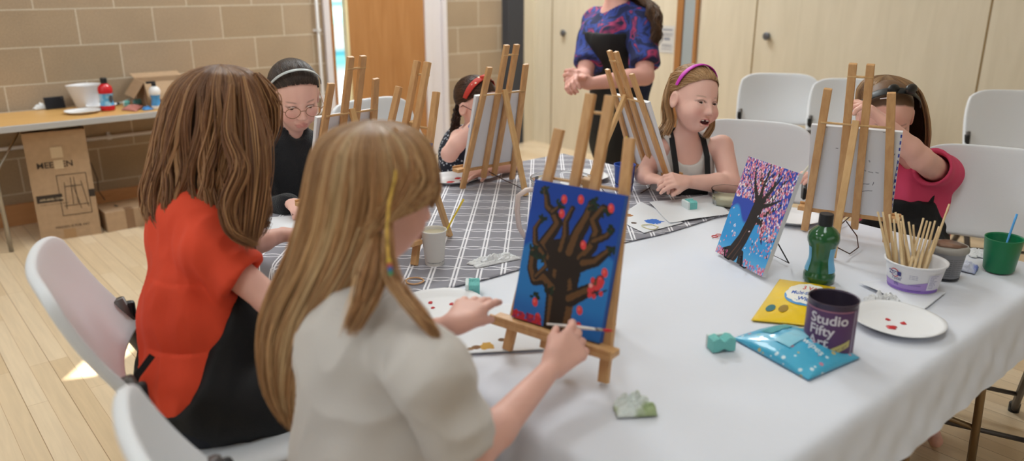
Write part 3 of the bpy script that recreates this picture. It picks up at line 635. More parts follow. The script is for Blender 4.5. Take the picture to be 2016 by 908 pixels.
for b in ([(.11, .18), (.105, .23), (.11, .28), (.10, .31)], [(.115, .18), (.145, .23), (.165, .27)], [(.105, .18), (.07, .225), (.05, .27)], [(.115, .17), (.16, .19), (.19, .21)]): Bm.stroke(b, [.018, .009, .004, .002][:len(b)], TR, wob=.0012)
for q in range(150): Bm.blob(rr.uniform(.14, W), rr.uniform(.05, .13), .0022, rr.choice(PK), .004, rr.uniform(-.5, .5)) if rr.random() < .55 else None
for q in range(34): Bm.blob(rr.uniform(0, W), rr.uniform(.03, .15), .002, rr.choice(['f0dce6', 'e8eef8', 'e79cb0']), .004, rr.uniform(-1, 1))
for q in range(190):
    x = rr.uniform(0, W)
    if .05 < x < .13: continue
    Bm.blob(x, rr.uniform(0, .022), .0025, rr.choice(['e79cb0', 'd86a84', 'f2c8d4', 'c9589a']), .004)
Bm.stroke([(.06, .0), (.085, .05), (.10, .10)], [.004, .003, .002], '6b4a3a'); Bm.stroke([(.08, .0), (.10, .05)], [.004, .002], '5a4036')
vx = nrm(V([BRr[0]-BL[0], BRr[1]-BL[1], 0])); nn = nrm(np.cross(UP, vx)); nn = nn if nn@(-HF) > 0 else -nn
mid = (BL+BRr)/2; lean = math.radians(17)
vup = UP*math.cos(lean)-nn*math.sin(lean); vn = nn*math.cos(lean)+UP*math.sin(lean)
def frame(o, x, y, z): return Matrix(((x[0], y[0], z[0], o[0]), (x[1], y[1], z[1], o[1]), (x[2], y[2], z[2], o[2]), (0, 0, 0, 1)))
xx = np.cross(vn, vup)   # x, y(normal), z(up) right handed
canvas('painted_canvas', W, H, .014, frame(mid, xx, vn, vup), 'canvas of a pink blossom tree leaning on a black wire stand', Bm, side='d8dae4')
BLM = (mid, xx, vn, vup)
st = thing('wire_stand', 'small black wire display stand under the blossom tree painting', 'stand', tuple(mid[:2])+(TS-.002,))
def wp(a, b, c): return tuple(mid+xx*a+nn*b+UP*c-V([mid[0], mid[1], TS-.002]))
for s in (-1, 1):
    bm = BM(); e = V(vup)
    pts = [wp(s*.038, .026, .038), wp(s*.038, .026, .012), wp(s*.038, .012, .003), wp(s*.038, -.012, .003), wp(s*.034, -.03, .05), wp(s*.02, -.06, .17), wp(0, -.065, .19)]
    tube(bm, pts, .0022, 8); lathe(bm, [(.003, -.003), (.0042, 0), (.003, .004)], 8, pts[0], cap1=True); obj('hook_wire', bm, M_black, st, True)
bm = BM(); tube(bm, [wp(-.045, -.05, .12), wp(-.05, -.13, .004), wp(.05, -.13, .004), wp(.045, -.05, .12)], .002, 8); obj('rear_loop', bm, M_black, st, True)
# ================================================================== THINGS ON THE TABLES
TW = .7215   # on the white paper
TG = .7235   # on the grey cloth
TBK = .727   # on the back table
def at(px, py, z): p = Zp(px, py, z); return (float(p[0]), float(p[1]), z)
def cyl_fn(R, z0, ang0, cx=0, cy=0, taper=0):
    """wrap flat text round a cup: x along the circumference, y up"""
    def f(x, y):
        r = R+taper*(y)+.0006; a = ang0+x/R; return (cx+r*math.cos(a), cy+r*math.sin(a), z0+y)
    return f
CAMANG = lambda p: math.atan2(-p[1], -p[0])
# paper plates
M_plate = mat('paper_plate', 'e9e8ea', .7); M_redp = mat('red_paint', 'c8262e', .3); M_pinkp = mat('pink_paint', 'd9607c', .35)
def plate(px, py, label, z, R=.105, blobs=(), m=M_redp, pos=None):
    p = pos or at(px, py, z); t = thing('paper_plate', label, 'plate', p, group='white paper plates'); bm = BM()
    prof = [(0.001, .001), (R*.70, .001), (R*.76, .004), (R*.9, .012), (R, .015), (R*1.0, .0165), (R*.9, .0135), (R*.755, .0055), (R*.69, .0028), (.001, .0028)]
    lathe(bm, prof, 64, cap0=False, fn=lambda q, a: Vector((q.x, q.y, q.z+.0012*math.sin(a*3+px)*(q.x**2+q.y**2)**.5/R*1.2))); obj('dish', bm, M_plate, t, True)
    if blobs:
        for (dx, dy, r) in blobs:
            bm = BM(); rr = random.Random(int(dx*9999)); ph = rr.uniform(0, 6)
            lathe(bm, [(r, .0030), (r*.9, .0045), (r*.45, .0065), (.0005, .006)], 16, (dx, dy, 0), fn=lambda q, a: Vector((dx+(q.x-dx)*(1+.35*math.sin(2*a+ph)), dy+(q.y-dy)*(1+.3*math.sin(3*a+ph)), q.z)), cap0=True); obj('paint_blob', bm, m, t, True)
    return t
plate(868, 612, 'white paper plate with red paint dots beside the nearest girl', TW+.001, .112, [(.005, .052, .006), (-.01, .02, .0045), (.04, .01, .0065), (.035, -.03, .005), (.018, -.04, .005), (-.045, .005, .008), (-.055, -.02, .007)])
plate(1765, 638, 'white paper plate with three red dabs right of the purple can', TW, .106, [(-.035, -.005, .011), (.0, .022, .006), (.008, -.012, .007)])
plate(893, 356, 'white paper plate with red streaks at the far end by the red headband girl', TG, .1, [(-.03, -.02, .014), (.03, .01, .012)])
plate(1556, 432, 'plain white paper plate behind the blossom painting', TW, .105)
plate(1150, 352, 'plain white paper plate behind the clear jug', TG, .1)
# sponges
M_turq = mat('turquoise_foam', '84d3cf', .95, bump=.6, bscale=400); M_wsc = mat('white_foam', 'dfe9ea', .95, bump=.4, bscale=300)
def sponge(px, py, z, rot, label, s=1, pos=None):
    p = pos or at(px, py, z); t = thing('sponge', label, 'sponge', p, rot, 'small turquoise sponges'); bm = BM()
    pr = [(-.026, 0), (-.026, .027), (-.012, .032), (0, .022), (.012, .032), (.026, .027), (.026, 0), (.012, 0), (.0, .006), (-.012, 0)]
    for a in (-1, 1): pass
    v0 = [bm.verts.new((x*s, -.018*s, z_*s)) for x, z_ in pr]; v1 = [bm.verts.new((x*s, .010*s, z_*s)) for x, z_ in pr]
    bm.faces.new(v0[::-1]); bm.faces.new(v1)
    for i in range(len(pr)): bm.faces.new((v0[i], v0[(i+1) % len(pr)], v1[(i+1) % len(pr)], v1[i]))
    obj('foam', bm, M_turq, t, bevel=.002)
    bm = BM(); box(bm, (-.026*s, .010*s, 0), (.026*s, .019*s, .028*s)); obj('scourer', bm, M_wsc, t, bevel=.002)
sponge(931, 574, TW+.004, .9, 'turquoise sponge by the fingers of the nearest girl'); sponge(1357, 410, TW+.004, 1.1, 'turquoise sponge on the paper towels by the glass bowl'); sponge(1418, 686, TW, -.5, 'turquoise sponge at the left tip of the blue wipes pack', 1.05)
# crumpled tissues
def crumple(name, px, py, z, rx, ry, hz, label, seed, m, rot=0, cat='tissue', group='crumpled white tissues', pos=None, f=130):
    n = 46; u, v = np.meshgrid(np.linspace(-1, 1, n), np.linspace(-1, 1, n), indexing='ij'); r = np.clip(1-np.maximum(np.abs(u), np.abs(v)), 0, 1)
    W = np.stack([u*rx, v*ry, 0*u], -1); a = noise3(W, seed, 7, f); b = noise3(W, seed+1, 7, f); c = noise3(W, seed+2, 8, f*1.2); e = noise3(W, seed+3, 6, f*.5)
    X = u*rx*(.85+.3*e)+.012*a; Y = v*ry*(.85+.3*b)+.012*b; Z = hz*(r**.5)*(.5+2.4*np.abs(c))+.001+.9*hz*np.abs(a)*r
    ca, sa = math.cos(rot), math.sin(rot); P = np.stack([X*ca-Y*sa, X*sa+Y*ca, Z], -1); p = pos or at(px, py, z)
    o = gridsurf(name, P, m, None, .0006); o.location = p; return tag(o, label, cat, group)
M_tis = mat('tissue', 'e6e6e8', .9)
def tissue_mat(nm, base, stain, thr=.5, sc=14):
    N = NT(nm); tc = N.n('ShaderNodeTexCoord'); nz = N.n('ShaderNodeTexNoise'); nz.inputs['Scale'].default_value = sc; N.l(tc.outputs['Object'], nz.inputs['Vector'])
    mr = N.n('ShaderNodeMapRange'); mr.inputs[1].default_value = thr; mr.inputs[2].default_value = thr+.12; N.l(nz.outputs[0], mr.inputs[0]); N.l(N.mix(mr.outputs[0], lin(base), lin(stain)), N.b.inputs['Base Color']); N.b.inputs['Roughness'].default_value = .9
    return N.m
crumple('crumpled_tissue', 972, 515, TG, .085, .030, .018, 'long crumpled white tissue on the grey cloth left of the dark tree painting', 3, M_tis, -.15)
crumple('crumpled_tissue', 1250, 806, TW, .042, .034, .028, 'crumpled tissue stained green in front of the nearest easel', 8, tissue_mat('green_stained_tissue', 'dde3df', 'a9b98c', .48), -.6)
crumple('crumpled_tissue', 1737, 594, TW+.002, .050, .024, .022, 'crumpled white tissue between the purple can and the yoghurt tub', 12, M_tis, -.6)
crumple('crumpled_tissue', 1903, 530, TW, .036, .030, .026, 'crumpled tissue stained blue left of the green tumbler', 17, tissue_mat('blue_stained_tissue', 'dcdfee', '7f8cd0', .5), .2)
crumple('crumpled_tissue', 1925, 500, TW, .045, .03, .012, 'flat crumpled white tissue behind the blue stained one', 23, M_tis, .5)
crumple('crumpled_tissue', 1075, 655, TW, .05, .035, .008, 'thin crumpled tissue under the nearest easel', 31, M_tis, .3)
# kitchen paper sheets
def sheet(name, pts, z, label, m, curl=.004, seed=1, cat='paper towel', group='loose kitchen paper sheets', n=40):
    c = [V(at(*p, z)) for p in pts]; u = np.linspace(0, 1, n)[:, None, None]; v = np.linspace(0, 1, n)[None, :, None]
    P = (c[0]*(1-u)*(1-v)+c[1]*u*(1-v)+c[2]*u*v+c[3]*(1-u)*v); a = np.abs(noise3(P, seed, 5, 14)); e = np.maximum(np.abs(u[..., 0]*2-1), np.abs(v[..., 0]*2-1))**6
    P[..., 2] += .0008+curl*a+curl*1.2*e*np.abs(noise3(P, seed+2, 4, 9)); o = P.mean((0, 1)); o[2] = z; ob = gridsurf(name, P-o, m, None, .0006); ob.location = o; return tag(ob, label, cat, group)
def paint_sheet(nm, spots, base='e4e5ea'):
    N = NT(nm); tc = N.n('ShaderNodeTexCoord'); nz = N.n('ShaderNodeTexNoise'); nz.inputs['Scale'].default_value = 60; N.l(tc.outputs['Object'], nz.inputs['Vector']); cur = lin(base)
    for (x, y, r, col) in spots:
        cb = N.n('ShaderNodeVectorMath', operation='DISTANCE'); mp = N.n('ShaderNodeVectorMath', operation='MULTIPLY'); mp.inputs[1].default_value = (1, 1, 0); N.l(tc.outputs['Object'], mp.inputs[0]); N.l(mp.outputs[0], cb.inputs[0]); cb.inputs[1].default_value = (x, y, 0)
        d = N.math('ADD', cb.outputs['Value'], N.math('MULTIPLY', N.math('SUBTRACT', nz.outputs[0], .5), r*1.3)); f = N.math('LESS_THAN', d, r); cur = N.mix(f, cur, lin(col))
    N.l(cur, N.b.inputs['Base Color']); N.b.inputs['Roughness'].default_value = .85; return N.m
def rel(pts, px, py, z): c = np.mean([V(at(*p, z)) for p in pts], 0); q = V(at(px, py, z)); return q[0]-c[0], q[1]-c[1]
q = [(1212, 432), (1268, 460), (1345, 440), (1262, 398)]
sheet('kitchen_paper', q, TG+.001, 'kitchen paper sheet with a blue and brown paint smear on the grey cloth', paint_sheet('smeared_paper', [(*rel(q, 1288, 437, TG), .028, '3f74cf'), (*rel(q, 1237, 425, TG), .016, 'b07a4c'), (*rel(q, 1248, 440, TG), .010, '4a3527')]), .004, 4)
sheet('kitchen_paper', [(1278, 400), (1318, 441), (1440, 422), (1395, 386)], TG+.003, 'clean kitchen paper sheet under the turquoise sponge and glass bowl', paint_sheet('clean_paper', []), .005, 9)
q = [(880, 600), (905, 700), (1075, 690), (1040, 600)]
sheet('kitchen_paper', q, TW, 'kitchen paper sheet with brown and ochre smears by the nearest easel foot', paint_sheet('brown_smeared_paper', [(*rel(q, 958, 684, TW), .017, 'c79a45'), (*rel(q, 938, 686, TW), .010, '7c5632'), (*rel(q, 988, 671, TW), .009, '6f4f30'), (*rel(q, 925, 690, TW), .008, '8c6a45')]), .003, 14)
sheet('kitchen_paper', [(1690, 560), (1812, 618), (1862, 578), (1750, 556)], TW, 'folded white paper sheet in front of the yoghurt tub', paint_sheet('plain_paper', []), .009, 21)
sheet('kitchen_paper', [(520, 430), (540, 480), (600, 470), (580, 425)], TG, 'white paper sheet on the cloth before the girl in the orange tee', paint_sheet('plain_paper_b', []), .003, 25)
# hair bands and rings
def ring(name, px, py, z, R, r, label, m, wob=.15, cat='hair band', seed=0):
    p = at(px, py, z); rr = random.Random(seed); ph = rr.uniform(0, 6); bm = BM()
    tube(bm, [(R*math.cos(a)*(1+wob*math.sin(2*a+ph)), R*math.sin(a)*(1-wob*math.sin(3*a+ph)), r+.001*abs(math.sin(a))) for a in np.linspace(0, 2*math.pi, 33)[:-1]], r, 6, closed=True); o = obj(name, bm, m, None, True, p); return tag(o, label, cat)
ring('hair_band', 817, 555, TG, .024, .0022, 'pink and yellow hair band on the cloth by the paper cup', mat('peach_band', 'd9a878', .6), .05)
ring('hair_band', 1281, 448, TG+.003, .026, .0018, 'pale hair band lying on the smeared kitchen paper', mat('cream_band', 'd9d3b0', .6), .2)
t = thing('red_clip', 'small red twisted loop clip left of the blossom painting', 'clip', at(1412, 465, TW)); M_rc = mat('red_clip', 'd05050', .4)
for k, x in enumerate((-.013, .008)):
    bm = BM(); tube(bm, [(x+.010*math.cos(a), .009*math.sin(a), .002) for a in np.linspace(0, 6.283, 21)[:-1]], .0016, 6, closed=True); obj('loop', bm, M_rc, t, True)
# paper cup, yellow stir sticks
M_cup = mat('white_card_cup', 'e6e2dc', .55); M_ink = mat('dark_print', '40444c', .7)
p = at(856, 519, TG); t = thing('paper_cup', 'white paper cup with a rolled rim on the grey cloth by the nearest girl', 'cup', p, 0)
bm = BM(); lathe(bm, [(.026, 0), (.0268, .003), (.0355, .098), (.0375, .100), (.0375, .103), (.0350, .103), (.0345, .098), (.0262, .006), (.001, .006)], 48, cap0=False); obj('cup_wall', bm, M_cup, t, True)
bm = BM(); lathe(bm, [(.001, .0925), (.0341, .0925)], 40, cap0=False); obj('liquid', bm, mat('cloudy_water', 'd9cfb4', .1), t, True)
text_mesh('print', 'www.vegware.com  100% compostable', .0055, M_ink, cyl_fn(.0275, .009, CAMANG(p)-.85), t)
text_mesh('print', '. . . . . . . . . . . . . . .', .006, M_ink, cyl_fn(.027, .005, CAMANG(p)-.6), t)
M_yel = mat('yellow_handle', 'e8c83a', .4)
def stick(name, a, b, r, label, m, cat='paintbrush', tip=None, group=None, r2=None):
    a = V(a, float); b = V(b, float); t = thing(name, label, cat, tuple(a), group=group); bm = BM(); n = 9
    P = [tuple((b-a)*k/(n-1)) for k in range(n)]; R = [r*(.75+.5*math.sin(math.pi*min(1, k/(n-1)*1.15+.05))) if r2 is None else r+(r2-r)*k/(n-1) for k in range(n)]
    tube(bm, P, R, 10); obj('handle', bm, m, t, True)
    if tip:
        d = (b-a)/np.linalg.norm(b-a); bm = BM(); tube(bm, [tuple(-d*.0), tuple(-d*.014)], [r*1.15, r*.9], 10); obj('ferrule', bm, M_chrome, t, True)
        bm = BM(); tube(bm, [tuple(-d*.014), tuple(-d*.024), tuple(-d*.034)], [r*.9, r*1.3, r*.3], 8); obj('bristles', bm, tip, t, True)
    return t
pc = V(p)
tpt = Dp(913, 392, pc@FW*0+float((pc-CP)@FW)-.02); stick('stir_stick', pc+V([-.004, .0, .03]), tpt, .0022, 'yellow plastic brush handle standing in the paper cup', M_yel, r2=.0028)
# blue bucket
p = at(1228, 375, TG); t = thing('plastic_tumbler', 'blue plastic tumbler on the far side of the grey cloth', 'cup', p); M_blue = mat('blue_plastic', '1f52b4', .35)
bm = BM(); lathe(bm, [(.031, 0), (.033, .003), (.0400, .098), (.0425, .1), (.0425, .104), (.039, .104), (.0385, .098), (.031, .005), (.001, .005)], 44, cap0=False); obj('cup_wall', bm, M_blue, t, True)
bm = BM(); tube(bm, [(.0355*math.cos(a), .0355*math.sin(a), .035+.007*math.sin(a+1)) for a in np.linspace(0, 6.283, 33)[:-1]], .0015, 6, closed=True); obj('elastic_band', bm, M_black, t, True)
pb = V(p); stick('stir_stick', pb+V([0, 0, .02]), Dp(1234, 268, float((pb-CP)@FW)-.01), .0022, 'yellow plastic brush handle standing in the blue tumbler', M_yel, r2=.0028)
# green tumbler
p = at(1965, 532, TW); t = thing('plastic_tumbler', 'dark green plastic tumbler near the right edge of the table', 'cup', p); M_green = mat('green_plastic', '14764a', .35)
bm = BM(); lathe(bm, [(.036, 0), (.041, .006), (.0500, .094), (.0510, .097), (.0485, .097), (.0475, .092), (.039, .010), (.001, .008)], 48, cap0=False, sx=1.05, sy=.95); obj('cup_wall', bm, M_green, t, True)
pg = V(p); stick('stir_stick', pg+V([.0, .0, .02]), Dp(2002, 422, float((pg-CP)@FW)), .0024, 'light blue plastic brush handle in the green tumbler', mat('sky_blue_handle', '4f9fe0', .4), r2=.0033)
# clear jug
M_clear = mat('clear_plastic', 'fafbfc', .06, trans=.94, ior=1.2); M_frost = mat('frosted_plastic', 'ead8d2', .35, trans=.35, ior=1.4)
p = at(1104, 482, TG); t = thing('plastic_jug', 'clear plastic jug with a thick handle, mostly behind the dark tree painting', 'jug', p)
bm = BM(); lathe(bm, [(.070, 0), (.074, .004), (.092, .205), (.096, .208), (.096, .212), (.0925, .212), (.0895, .203), (.0715, .007), (.001, .006)], 56, cap0=False); obj('jug_wall', bm, M_clear, t, True)
hd = -HR*.9-HF*.42
bm = BM(); P = [hd*.080+UP*.185, hd*.120+UP*.187, hd*.146+UP*.172, hd*.150+UP*.13, hd*.143+UP*.075, hd*.124+UP*.042, hd*.074+UP*.036]; tube(bm, [tuple(x) for x in P], .0105, 12, flat=.7); obj('handle', bm, M_frost, t, True)
bm = BM(); lathe(bm, [(.0714, .008), (.079, .09), (.001, .09)], 40, cap0=True); obj('water', bm, mat('jug_water', 'f2f6f8', .02, trans=1, ior=1.33), t, True)
# glass bowl with murky water
p = at(1432, 405, TW); t = thing('glass_bowl', 'small straight-sided glass bowl of murky water behind the blossom painting', 'bowl', p); M_glass = mat('bowl_glass', 'fbfdfc', .03, trans=1, ior=1.12)
bm = BM(); lathe(bm, [(.050, 0), (.054, .004), (.0585, .056), (.0615, .060), (.0605, .063), (.0565, .060), (.0525, .008), (.001, .006)], 56, cap0=False); obj('bowl_wall', bm, M_glass, t, True)
bm = BM(); lathe(bm, [(.0515, .008), (.0545, .030), (.001, .030)], 40, cap0=True); obj('murky_water', bm, mat('murky_water', 'cfc8ae', .15, trans=0), t, True)
# green paint bottle
p = at(1611, 552, TW); t = thing('paint_bottle', 'waisted plastic bottle of dark green paint with a black cap', 'bottle', p, 0)
M_gp = mat('green_paint_bottle', '1d5a30', .16, coat=.6); M_cap = mat('black_cap', '1c1c20', .35)
prof = [(.001, 0), (.037, 0), (.041, .004), (.041, .022), (.0385, .026), (.0385, .034), (.032, .060), (.0312, .072), (.034, .098), (.037, .104), (.037, .106), (.0405, .112), (.0415, .122), (.039, .135), (.030, .147), (.019, .155), (.017, .158)]
bm = BM(); lathe(bm, prof, 56, cap0=True, cap1=True); obj('bottle_body', bm, M_gp, t, True)
bm = BM(); lathe(bm, [(.018, .157), (.0185, .160), (.0185, .187), (.0175, .189)], 48, cap0=True, cap1=True, fn=lambda q, a: Vector((q.x*(1+.012*math.sin(a*24)), q.y*(1+.012*math.sin(a*24)), q.z))); obj('cap', bm, M_cap, t)
ca = CAMANG(p)
def bpatch(a0, a1, nm, m):
    zs = np.linspace(.032, .100, 22); an = np.linspace(a0, a1, 16); zz = [q[1] for q in prof]; rrf = [q[0] for q in prof]; P = np.array([[[(np.interp(z, zz[1:], rrf[1:])+.0006)*math.cos(a), (np.interp(z, zz[1:], rrf[1:])+.0006)*math.sin(a), z] for z in zs] for a in an]); gridsurf(nm, P, m, t)
M_lb = mat('pale_blue_label', '6fb4dc', .3)
bpatch(ca+.62, ca+1.6, 'label', M_lb); bpatch(ca-1.6, ca-.85, 'label', M_lb)
# purple can
p = at(1628, 688, TW); t = thing('paint_tin', 'open tin with a purple label reading Studio Fifty Art', 'can', p); ca = CAMANG(p)
R = .0520; HC = .124
bm = BM(); lathe(bm, [(R-.001, 0), (R+.0008, .0015), (R, .003), (R, HC-.003), (R+.0012, HC), (R-.0012, HC+.0006), (R-.0018, HC-.004), (R-.0018, .003), (.001, .0025)], 64, cap0=False); obj('tin_wall', bm, mat('dark_tin', '4b4152', .35, metal=.55), t, True)
def band(nm, z0, z1, a0, a1, m, r=R+.0004, par=None, seg=40, nz=2):
    zs = np.linspace(z0, z1, nz); an = np.linspace(a0, a1, seg); return gridsurf(nm, np.array([[[r*math.cos(a), r*math.sin(a), z] for z in zs] for a in an]), m, par)
band('label', .004, .112, ca-2.9, ca+2.9, mat('purple_label', '5b3a66', .45), par=t, seg=80); M_white = mat('white_print', 'dcd4dc', .5)
band('label_margin', .006, .110, ca+1.02, ca+1.12, mat('grey_margin', '9c8fa8', .5), R+.0008, t, 6)
band('label_stripe', .1085, .1105, ca-1.4, ca+.95, mat('pink_stripe', 'b87f8c', .5), R+.0008, t, 30)
for k, tx in enumerate(('Studio', 'Fifty', 'Art')):
    text_mesh('lettering', tx, .0315, M_white, (lambda ang: (lambda x, y: ((R+.0012)*math.cos(ang+x/R), (R+.0012)*math.sin(ang+x/R), .080-k*.0265+y)))(ca-.84), t, bold=.0007)
P = np.array([[[(R+.0014)*math.cos(ca+.05+u), (R+.0014)*math.sin(ca+.05+u), .006+.024*(u/.85)**.8*1.0+v] for v in (0, .016)] for u in np.linspace(0, .85, 16)]); gridsurf('label_flash', P, mat('pale_gold_flash', 'c9bd78', .5), t)
text_mesh('lettering', 'ART SET', .0085, mat('plum_print', '6b4a5c', .5), lambda x, y: ((R+.002)*math.cos(ca+.2+x/R*.95), (R+.002)*math.sin(ca+.2+x/R*.95), .016+x*.45+y), t)
# yoghurt tub with brushes
p = at(1795, 566, TW); t = thing('yoghurt_tub', 'white and lilac yoghurt tub full of upturned wooden brushes', 'tub', p); ca = CAMANG(p); R0, R1, HT = .060, .0745, .079
bm = BM(); lathe(bm, [(.054, 0), (R0-.002, .001), (R0, .006), (R1-.003, HT-.010), (R1-.002, HT-.006), (R1+.002, HT-.004), (R1+.003, HT), (R1-.001, HT+.001), (R1-.005, HT-.006), (R0-.002, .006), (.001, .004)], 64, cap0=False); obj('tub_wall', bm, mat('white_tub', 'e4e3e8', .35), t, True)
def tubP(a, z, o=.0006): r = np.interp(z, [.006, HT-.010], [R0, R1-.003])+o; return [r*math.cos(a), r*math.sin(a), z]
def tpatch(nm, f0, f1, a0, a1, m, o=.0008, n=40): gridsurf(nm, np.array([[tubP(ca+a, f0(a)+(f1(a)-f0(a))*v, o) for v in np.linspace(0, 1, 6)] for a in np.linspace(a0, a1, n)]), m, t)
tpatch('label_lilac', lambda a: .006, lambda a: .026+.014*max(0, math.sin((a+.2)*1.5))+(.018 if a > .95 else 0)*min(1, (a-.95)*3)-.002*a, -1.45, 1.2, mat('lilac_label', 'ab8ed0', .4)); tpatch('label_violet', lambda a: .006, lambda a: .014, -1.45, 1.25, mat('violet_label', '8c68c0', .4), .0012)
tpatch('label_panel', lambda a: .016, lambda a: .060, .55, 1.18, mat('white_label', 'dedbe8', .4), .0013)
M_nav = mat('navy_print', '3a3684', .45); M_rd = mat('logo_red', 'd8354a', .45)
def tfn(a0, z0): return lambda x, y: tubP(ca+a0+x/.068, z0+y, .0022)
def tdisc(nm, a0, z0, rx, ry, m, o, ri=0):
    pts = []
    for q in np.linspace(0, 2*math.pi, 33): pts.append([tubP(ca+a0+rx*s*math.cos(q)/.068, z0+ry*s*math.sin(q), o) for s in (ri, 1)])
    gridsurf(nm, np.array(pts), m, t)
tdisc('logo_ring', -.70, .0525, .0130, .0118, M_rd, .0010); tdisc('logo_inner', -.70, .0525, .0105, .0095, mat('logo_white', 'e8e6ec', .4), .0014)
gridsurf('logo_bar', np.array([[tubP(ca-.70+x/.068, .0525+s*(.0048+.0010*(abs(x)/.018)), .0019) for s in (-1, 1)] for x in np.linspace(-.0185, .0185, 12)]), M_nav, t)
text_mesh('lettering', 'FAGE', .0098, mat('logo_letters', 'f0eef4', .4), lambda x, y: tubP(ca-.70+(x-.0150)*1.12/.068, .0492+y, .0026), t, bold=.0003)
text_mesh('lettering', 'Total', .0135, M_nav, lambda x, y: tubP(ca-.86+(x)/.068, .0345+y, .002), t, shear=.35)
text_mesh('lettering', '0%', .0115, M_nav, lambda x, y: tubP(ca-.72+(x)/.068, .0205+y, .0022), t)
for k in range(3): text_mesh('lettering', 'for those who', .0034, M_nav, lambda x, y, k=k: tubP(ca-.13+x/.068, .054-k*.0045+y, .002), t)
for k, tx in enumerate(('NUTRITION', 'Energy 54', 'Fat 0g', 'Carbohydrate', 'Sugars 3g', 'Protein 10g', 'Salt 0.1g', 'Calcium')): text_mesh('lettering', tx, .0040, M_nav, lambda x, y, k=k: tubP(ca+.60+x/.068, .055-k*.0048+y, .002), t)
text_mesh('lettering', '0% FAT STRAINED', .0038, M_nav, lambda x, y: tubP(ca-.15+x/.068, .0265+y, .002), t); text_mesh('lettering', 'NATURAL YOGURT', .0038, M_nav, lambda x, y: tubP(ca-.15+x/.068, .012+y, .002), t)
M_hw = wood('brush_wood', 'd8b98a', 'e6cba0', .4, (30, 30, 3), 4); tubp = V(p); td = float((tubp-CP)@FW)
tops = [(1728, 417), (1738, 417), (1751, 422), (1760, 432), (1763, 418), (1768, 421), (1776, 424), (1774, 435), (1789, 437), (1798, 443), (1818, 430), (1825, 435), (1832, 437), (1841, 435), (1849, 446), (1869, 402)]
lows = [(1748, 500), (1752, 508), (1760, 512), (1765, 510), (1785, 515), (1775, 514), (1790, 515), (1780, 512), (1800, 512), (1802, 505), (1795, 512), (1803, 514), (1812, 514), (1820, 514), (1826, 512), (1829, 514)]
rr = random.Random(5)
for i, (a, b) in enumerate(zip(tops, lows)):
    dd = td+rr.uniform(-.025, .03); T_ = Dp(*a, dd); B_ = Dp(*b, td+rr.uniform(-.02, .02)); d = (B_-T_); B2 = T_+d*((T_[2]-(TW+.012))/(T_[2]-B_[2]))
    # keep the lower end inside the tub
    e = B2-tubp; rad = math.hypot(e[0], e[1])
    if rad > .05: B2[:2] = tubp[:2]+e[:2]*.05/rad
    s = stick('paintbrush', B2, T_, .0035, ('longest brush of the tub, leaning far right over its rim' if i == 15 else 'leftmost upturned brush in the yoghurt tub' if i == 0 else 'upturned wooden brush among those bunched in the yoghurt tub'), M_hw, group='upturned brushes in the yoghurt tub')
# lidded pot behind
p = at(1858, 545, TW); t = thing('paint_pot', 'grey pot with a paint-smeared clear lid behind the yoghurt tub', 'pot', p); ca = CAMANG(p)
bm = BM(); lathe(bm, [(.033, 0), (.036, .002), (.044, .074), (.044, .078)], 48, cap0=True, cap1=True); obj('pot_wall', bm, mat('grey_pot', '8f8e92', .4), t, True)
bm = BM(); lathe(bm, [(.046, .076), (.0495, .078), (.0505, .086), (.048, .092), (.044, .094), (.030, .0945), (.001, .0945)], 48, cap0=True, fn=lambda q, a: Vector((q.x*(1+.012*math.sin(13*a)), q.y*(1+.012*math.sin(13*a)), q.z))); obj('lid', bm, mat('translucent_lid', 'b9b4ae', .3, trans=.3), t, True)
bm = BM(); lathe(bm, [(.040, .0948), (.001, .0955)], 40, cap0=True, fn=lambda q, a: Vector((q.x*(1+.12*math.sin(3*a)), q.y*(1+.1*math.sin(4*a)), q.z))); obj('dried_paint', bm, mat('brown_paint', '8c6a58', .4), t, True)
for k in range(9): text_mesh('lettering', 'acrylic paint non toxic', .0048, M_ink, lambda x, y, k=k: ((.0385+.00011*(60-k*6)+.0008)*math.cos(ca+.05+x/.04), (.0385+.00011*(60-k*6)+.0008)*math.sin(ca+.05+x/.04), .062-k*.006+y), t)
bm = BM(); lathe(bm, [(.0367, .0), (.0372, .006)], 48, cap0=False); obj('base_rim', bm, M_cap, t, True)
